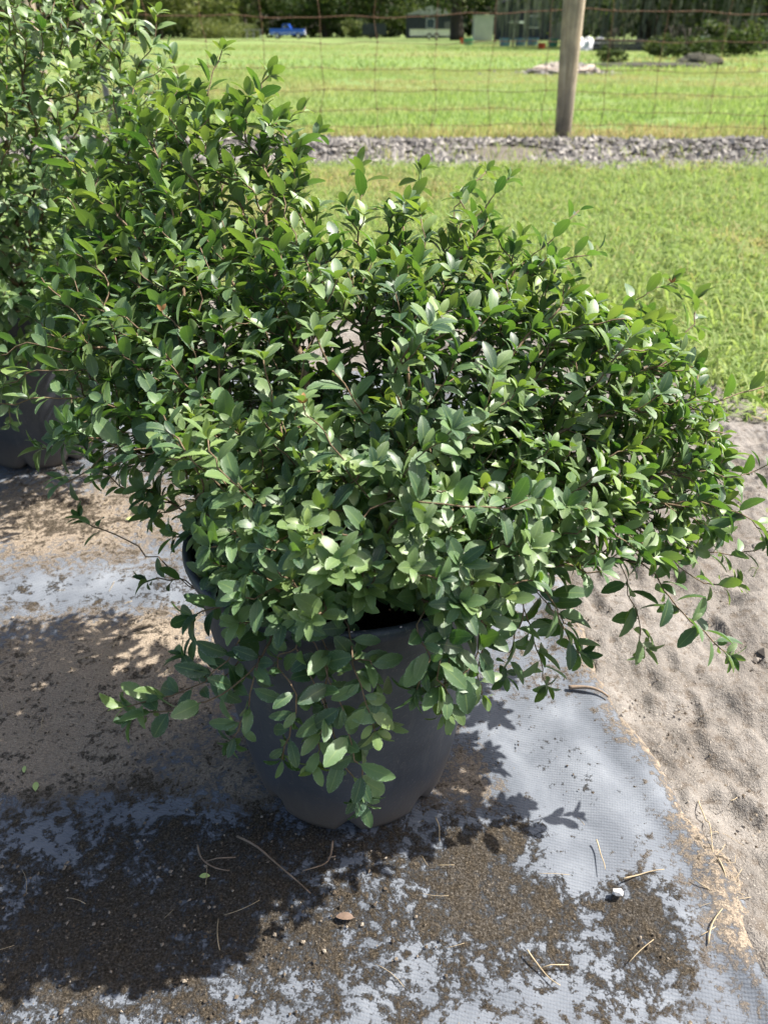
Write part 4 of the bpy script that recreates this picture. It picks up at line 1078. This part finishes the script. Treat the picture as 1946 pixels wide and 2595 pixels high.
for lv in range(3):
    z = lv * 0.16
    for y in (-0.5, 0, 0.5): MB().box((-1.5, y - .05, z + 0.002), (1.5, y + .05, z + 0.10)).build('bearer', M['darkwood'], e)
    for k in range(9): MB().box((-1.5 + k * 0.345, -0.6, z + 0.104), (-1.5 + k * 0.345 + 0.24, 0.6, z + 0.135), 0.004).build('board', M['darkwood'], e)

# trees --------------------------------------------------------------
def leaf_quads(C, S, up=0.5, stretch=1.0):
    n = len(C); a = unit(RNG.normal(size=(n, 3))); a[:, 2] *= up; a = unit(a); b = unit(np.cross(a, RNG.normal(size=(n, 3))))
    S = S[:, None]
    V = np.stack([C - a * S, C + b * S * 0.55 * stretch, C + a * S, C - b * S * 0.55], 1).reshape(-1, 3)
    return V, np.arange(n * 4).reshape(-1, 4)
def crown_mesh(name, parent, centers, radii, per, leaf, ages, mat, squash=0.8):
    C, A = [], []
    for c, r, ag in zip(centers, radii, ages):
        v = unit(RNG.normal(size=(per, 3))) * (RNG.random((per, 1)) ** 0.45) * r; v[:, 2] *= squash
        C.append(c + v); A.append(np.stack([np.zeros(per), np.zeros(per), RNG.random(per) ** 1.5, np.clip(ag + 0.15 * RNG.normal(size=per), 0, 1)], 1))
    C = np.vstack(C); A = np.vstack(A); V, F = leaf_quads(C, leaf * (0.6 + 0.8 * RNG.random(len(C))))
    return obj(name, V, F, mat, parent, np.repeat(A, 4, 0))
def tree(name, sx, D, h, cr, label, age=0.1, low=1.6, leaf=0.16, nclump=70, per=60, trunk_r=0.25, moss=0, cat='tree', squash=0.75):
    e = empty(name, (far(sx, D), D, 0)); tag(e, label, cat)
    mb = MB(); fork = h * 0.30
    t = np.linspace(0, 1, 9); P = np.column_stack([0.25 * np.sin(t * 2.1 + sx), 0.2 * np.sin(t * 3 + D), t * fork])
    mb.tube(P, trunk_r * (1.35 - 0.5 * t), 10)
    for k in range(6):
        a = k * 1.05 + sx; q = P[-1 - (k % 3)]; L = cr * RNG.uniform(0.5, 0.9)
        tip = q + np.array([math.cos(a) * L, math.sin(a) * L, h * RNG.uniform(0.2, 0.5)]); u = np.linspace(0, 1, 7)[:, None]
        mb.tube(q + (tip - q) * u + np.array([0, 0, 0.6]) * np.sin(u * math.pi), trunk_r * (0.55 - 0.42 * u[:, 0]), 7)
    mb.build('trunk', M['trunk'], e, True)
    cen, rad, ag = [], [], []
    for k in range(nclump):
        v = unit(RNG.normal(size=3)); rr = RNG.random() ** 0.4
        c = np.array([v[0] * cr * rr, v[1] * cr * rr, (h + low) / 2 + v[2] * (h - low) / 2 * rr])
        cen.append(c); rad.append(cr * RNG.uniform(0.16, 0.30)); ag.append(np.clip(age + 0.12 * RNG.normal(), 0, 1))
    crown_mesh('crown', e, cen, rad, per, leaf, ag, M['farleaf'], squash)
    if moss:
        Vs, n = [], 0; Q = []; A = []
        for k in range(moss):
            a = RNG.random() * 6.28; r = cr * RNG.random() ** 0.5 * 0.98; z1 = low + (h * 0.28) * RNG.random() + 0.5; L = RNG.uniform(0.5, 2.2); w = RNG.uniform(0.02, 0.07)
            x, y = r * math.cos(a), r * math.sin(a); b = RNG.random() * 3.14; cx_, cy_2 = math.cos(b) * w, math.sin(b) * w
            Vs += [(x - cx_, y - cy_2, z1), (x + cx_, y + cy_2, z1), (x + cx_ * 1.2, y + cy_2 * 1.2, z1 - L * .5), (x - cx_ * 1.2, y - cy_2 * 1.2, z1 - L * .5), (x + cx_ * .2, y, z1 - L), (x - cx_ * .2, y, z1 - L)]
            Q += [(n, n + 1, n + 2, n + 3), (n + 3, n + 2, n + 4, n + 5)]; n += 6; A += [(0, 0, 0.5, 0.55)] * 6
        o = obj('hanging_moss', np.array(Vs), np.array(Q), M['moss'], e, np.array(A)); o['kind'] = 'stuff'
    return e
M['moss'] = leaf_shader('spanish moss', (0.10, 0.115, 0.085), (0.14, 0.155, 0.115), (0.17, 0.18, 0.14), ((0.1, 0.12, 0.08),) * 3, 0.3, 0.9, False)
tree('oak_tree', 1390, 52, 10, 8.5, 'broad dark oak hung with grey moss right of the wooden post', 0.02, 0.7, 0.13, 170, 90, 0.45, 520)
tree('oak_tree', 1640, 47, 10, 7.5, 'dark mossy oak at the far right edge of the field', 0.02, 0.4, 0.13, 160, 90, 0.42, 360)
tree('oak_tree', 1248, 74, 11, 7.5, 'mossy oak standing behind the wooden post', 0.02, 1.9, 0.16, 120, 70, 0.40, 200)
tree('oak_tree', 990, 100, 13, 8.5, 'dark oak with thick trunk between trailer and storage shed', 0.03, 2.7, 0.22, 110, 70, 0.62, 0)
tree('broadleaf_tree', 700, 150, 12, 8, 'dark green tree directly behind the blue truck', 0.06, 0.6, 0.26, 110, 70, 0.4)
tree('broadleaf_tree', 810, 152, 13, 8.5, 'dark green tree over the charcoal cargo trailer', 0.10, 0.5, 0.26, 110, 70, 0.4)
tree('broadleaf_tree', 430, 140, 9, 7.0, 'sunlit yellow-green tree left of the pipe frame', 0.42, 0.3, 0.26, 100, 70, 0.3)
tree('broadleaf_tree', 350, 128, 10, 6.5, 'pale yellow-green tree next to the tall shrub', 0.50, 0.3, 0.26, 100, 70, 0.3)
tree('broadleaf_tree', 530, 152, 13, 7.5, 'mid green tree between the yellow-green tree and the blue truck', 0.16, 0.4, 0.26, 110, 70, 0.4)
tree('bush', 1330, 24.0, 0.42, 0.42, 'single leafy green weed bush beside the sand pile', 0.18, 0.02, 0.035, 26, 40, 0.02, 0, 'bush')
tree('bush', 1585, 33, 1.0, 1.5, 'dark green bush beside the brush mound at the field edge', 0.08, 0.05, 0.07, 50, 60, 0.05, 0, 'bush')
tree('bush', 1445, 31, 0.62, 0.8, 'small bushy clump on the near side of the brush mound', 0.12, 0.03, 0.05, 40, 50, 0.04, 0, 'bush')
tree('bush', 1505, 29, 0.55, 0.9, 'dark leafy clump growing over the brush mound', 0.05, 0.03, 0.05, 44, 50, 0.04, 0, 'bush')
tree('bush', 770, 128, 2.2, 2.6, 'light green shrub between the blue truck and cargo trailer', 0.30, 0.1, 0.16, 40, 60, 0.06, 0, 'bush')
tree('bush', 480, 124, 1.9, 4.5, 'bright tall weeds in front of the yellow-green trees', 0.55, 0.05, 0.16, 60, 60, 0.05, 0, 'bush')
# the wood behind reads as one mass
n = 52000
X = RNG.uniform(-130, 150, n); Y = 158 + 22 * RNG.random(n); Z = 15 * RNG.random(n) ** 0.9 * (0.75 + 0.4 * fbm(X * 0.12, Y * 0 + 3, 3))
V, F = leaf_quads(np.column_stack([X, Y, Z]), 0.45 + 0.5 * RNG.random(n))
A = np.stack([X * 0, X * 0, RNG.random(n) ** 2, np.clip(0.04 + 0.5 * (fbm(X * 0.08 + 9, Z * 0.3, 3) - 0.5) + 0.25 * np.exp(-((X + 55) / 25) ** 2), 0, 1)], 1)
tag(obj('woods', V, F, M['farleaf'], None, np.repeat(A, 4, 0)), 'dark wood of trees closing the field behind the buildings', kind='stuff')
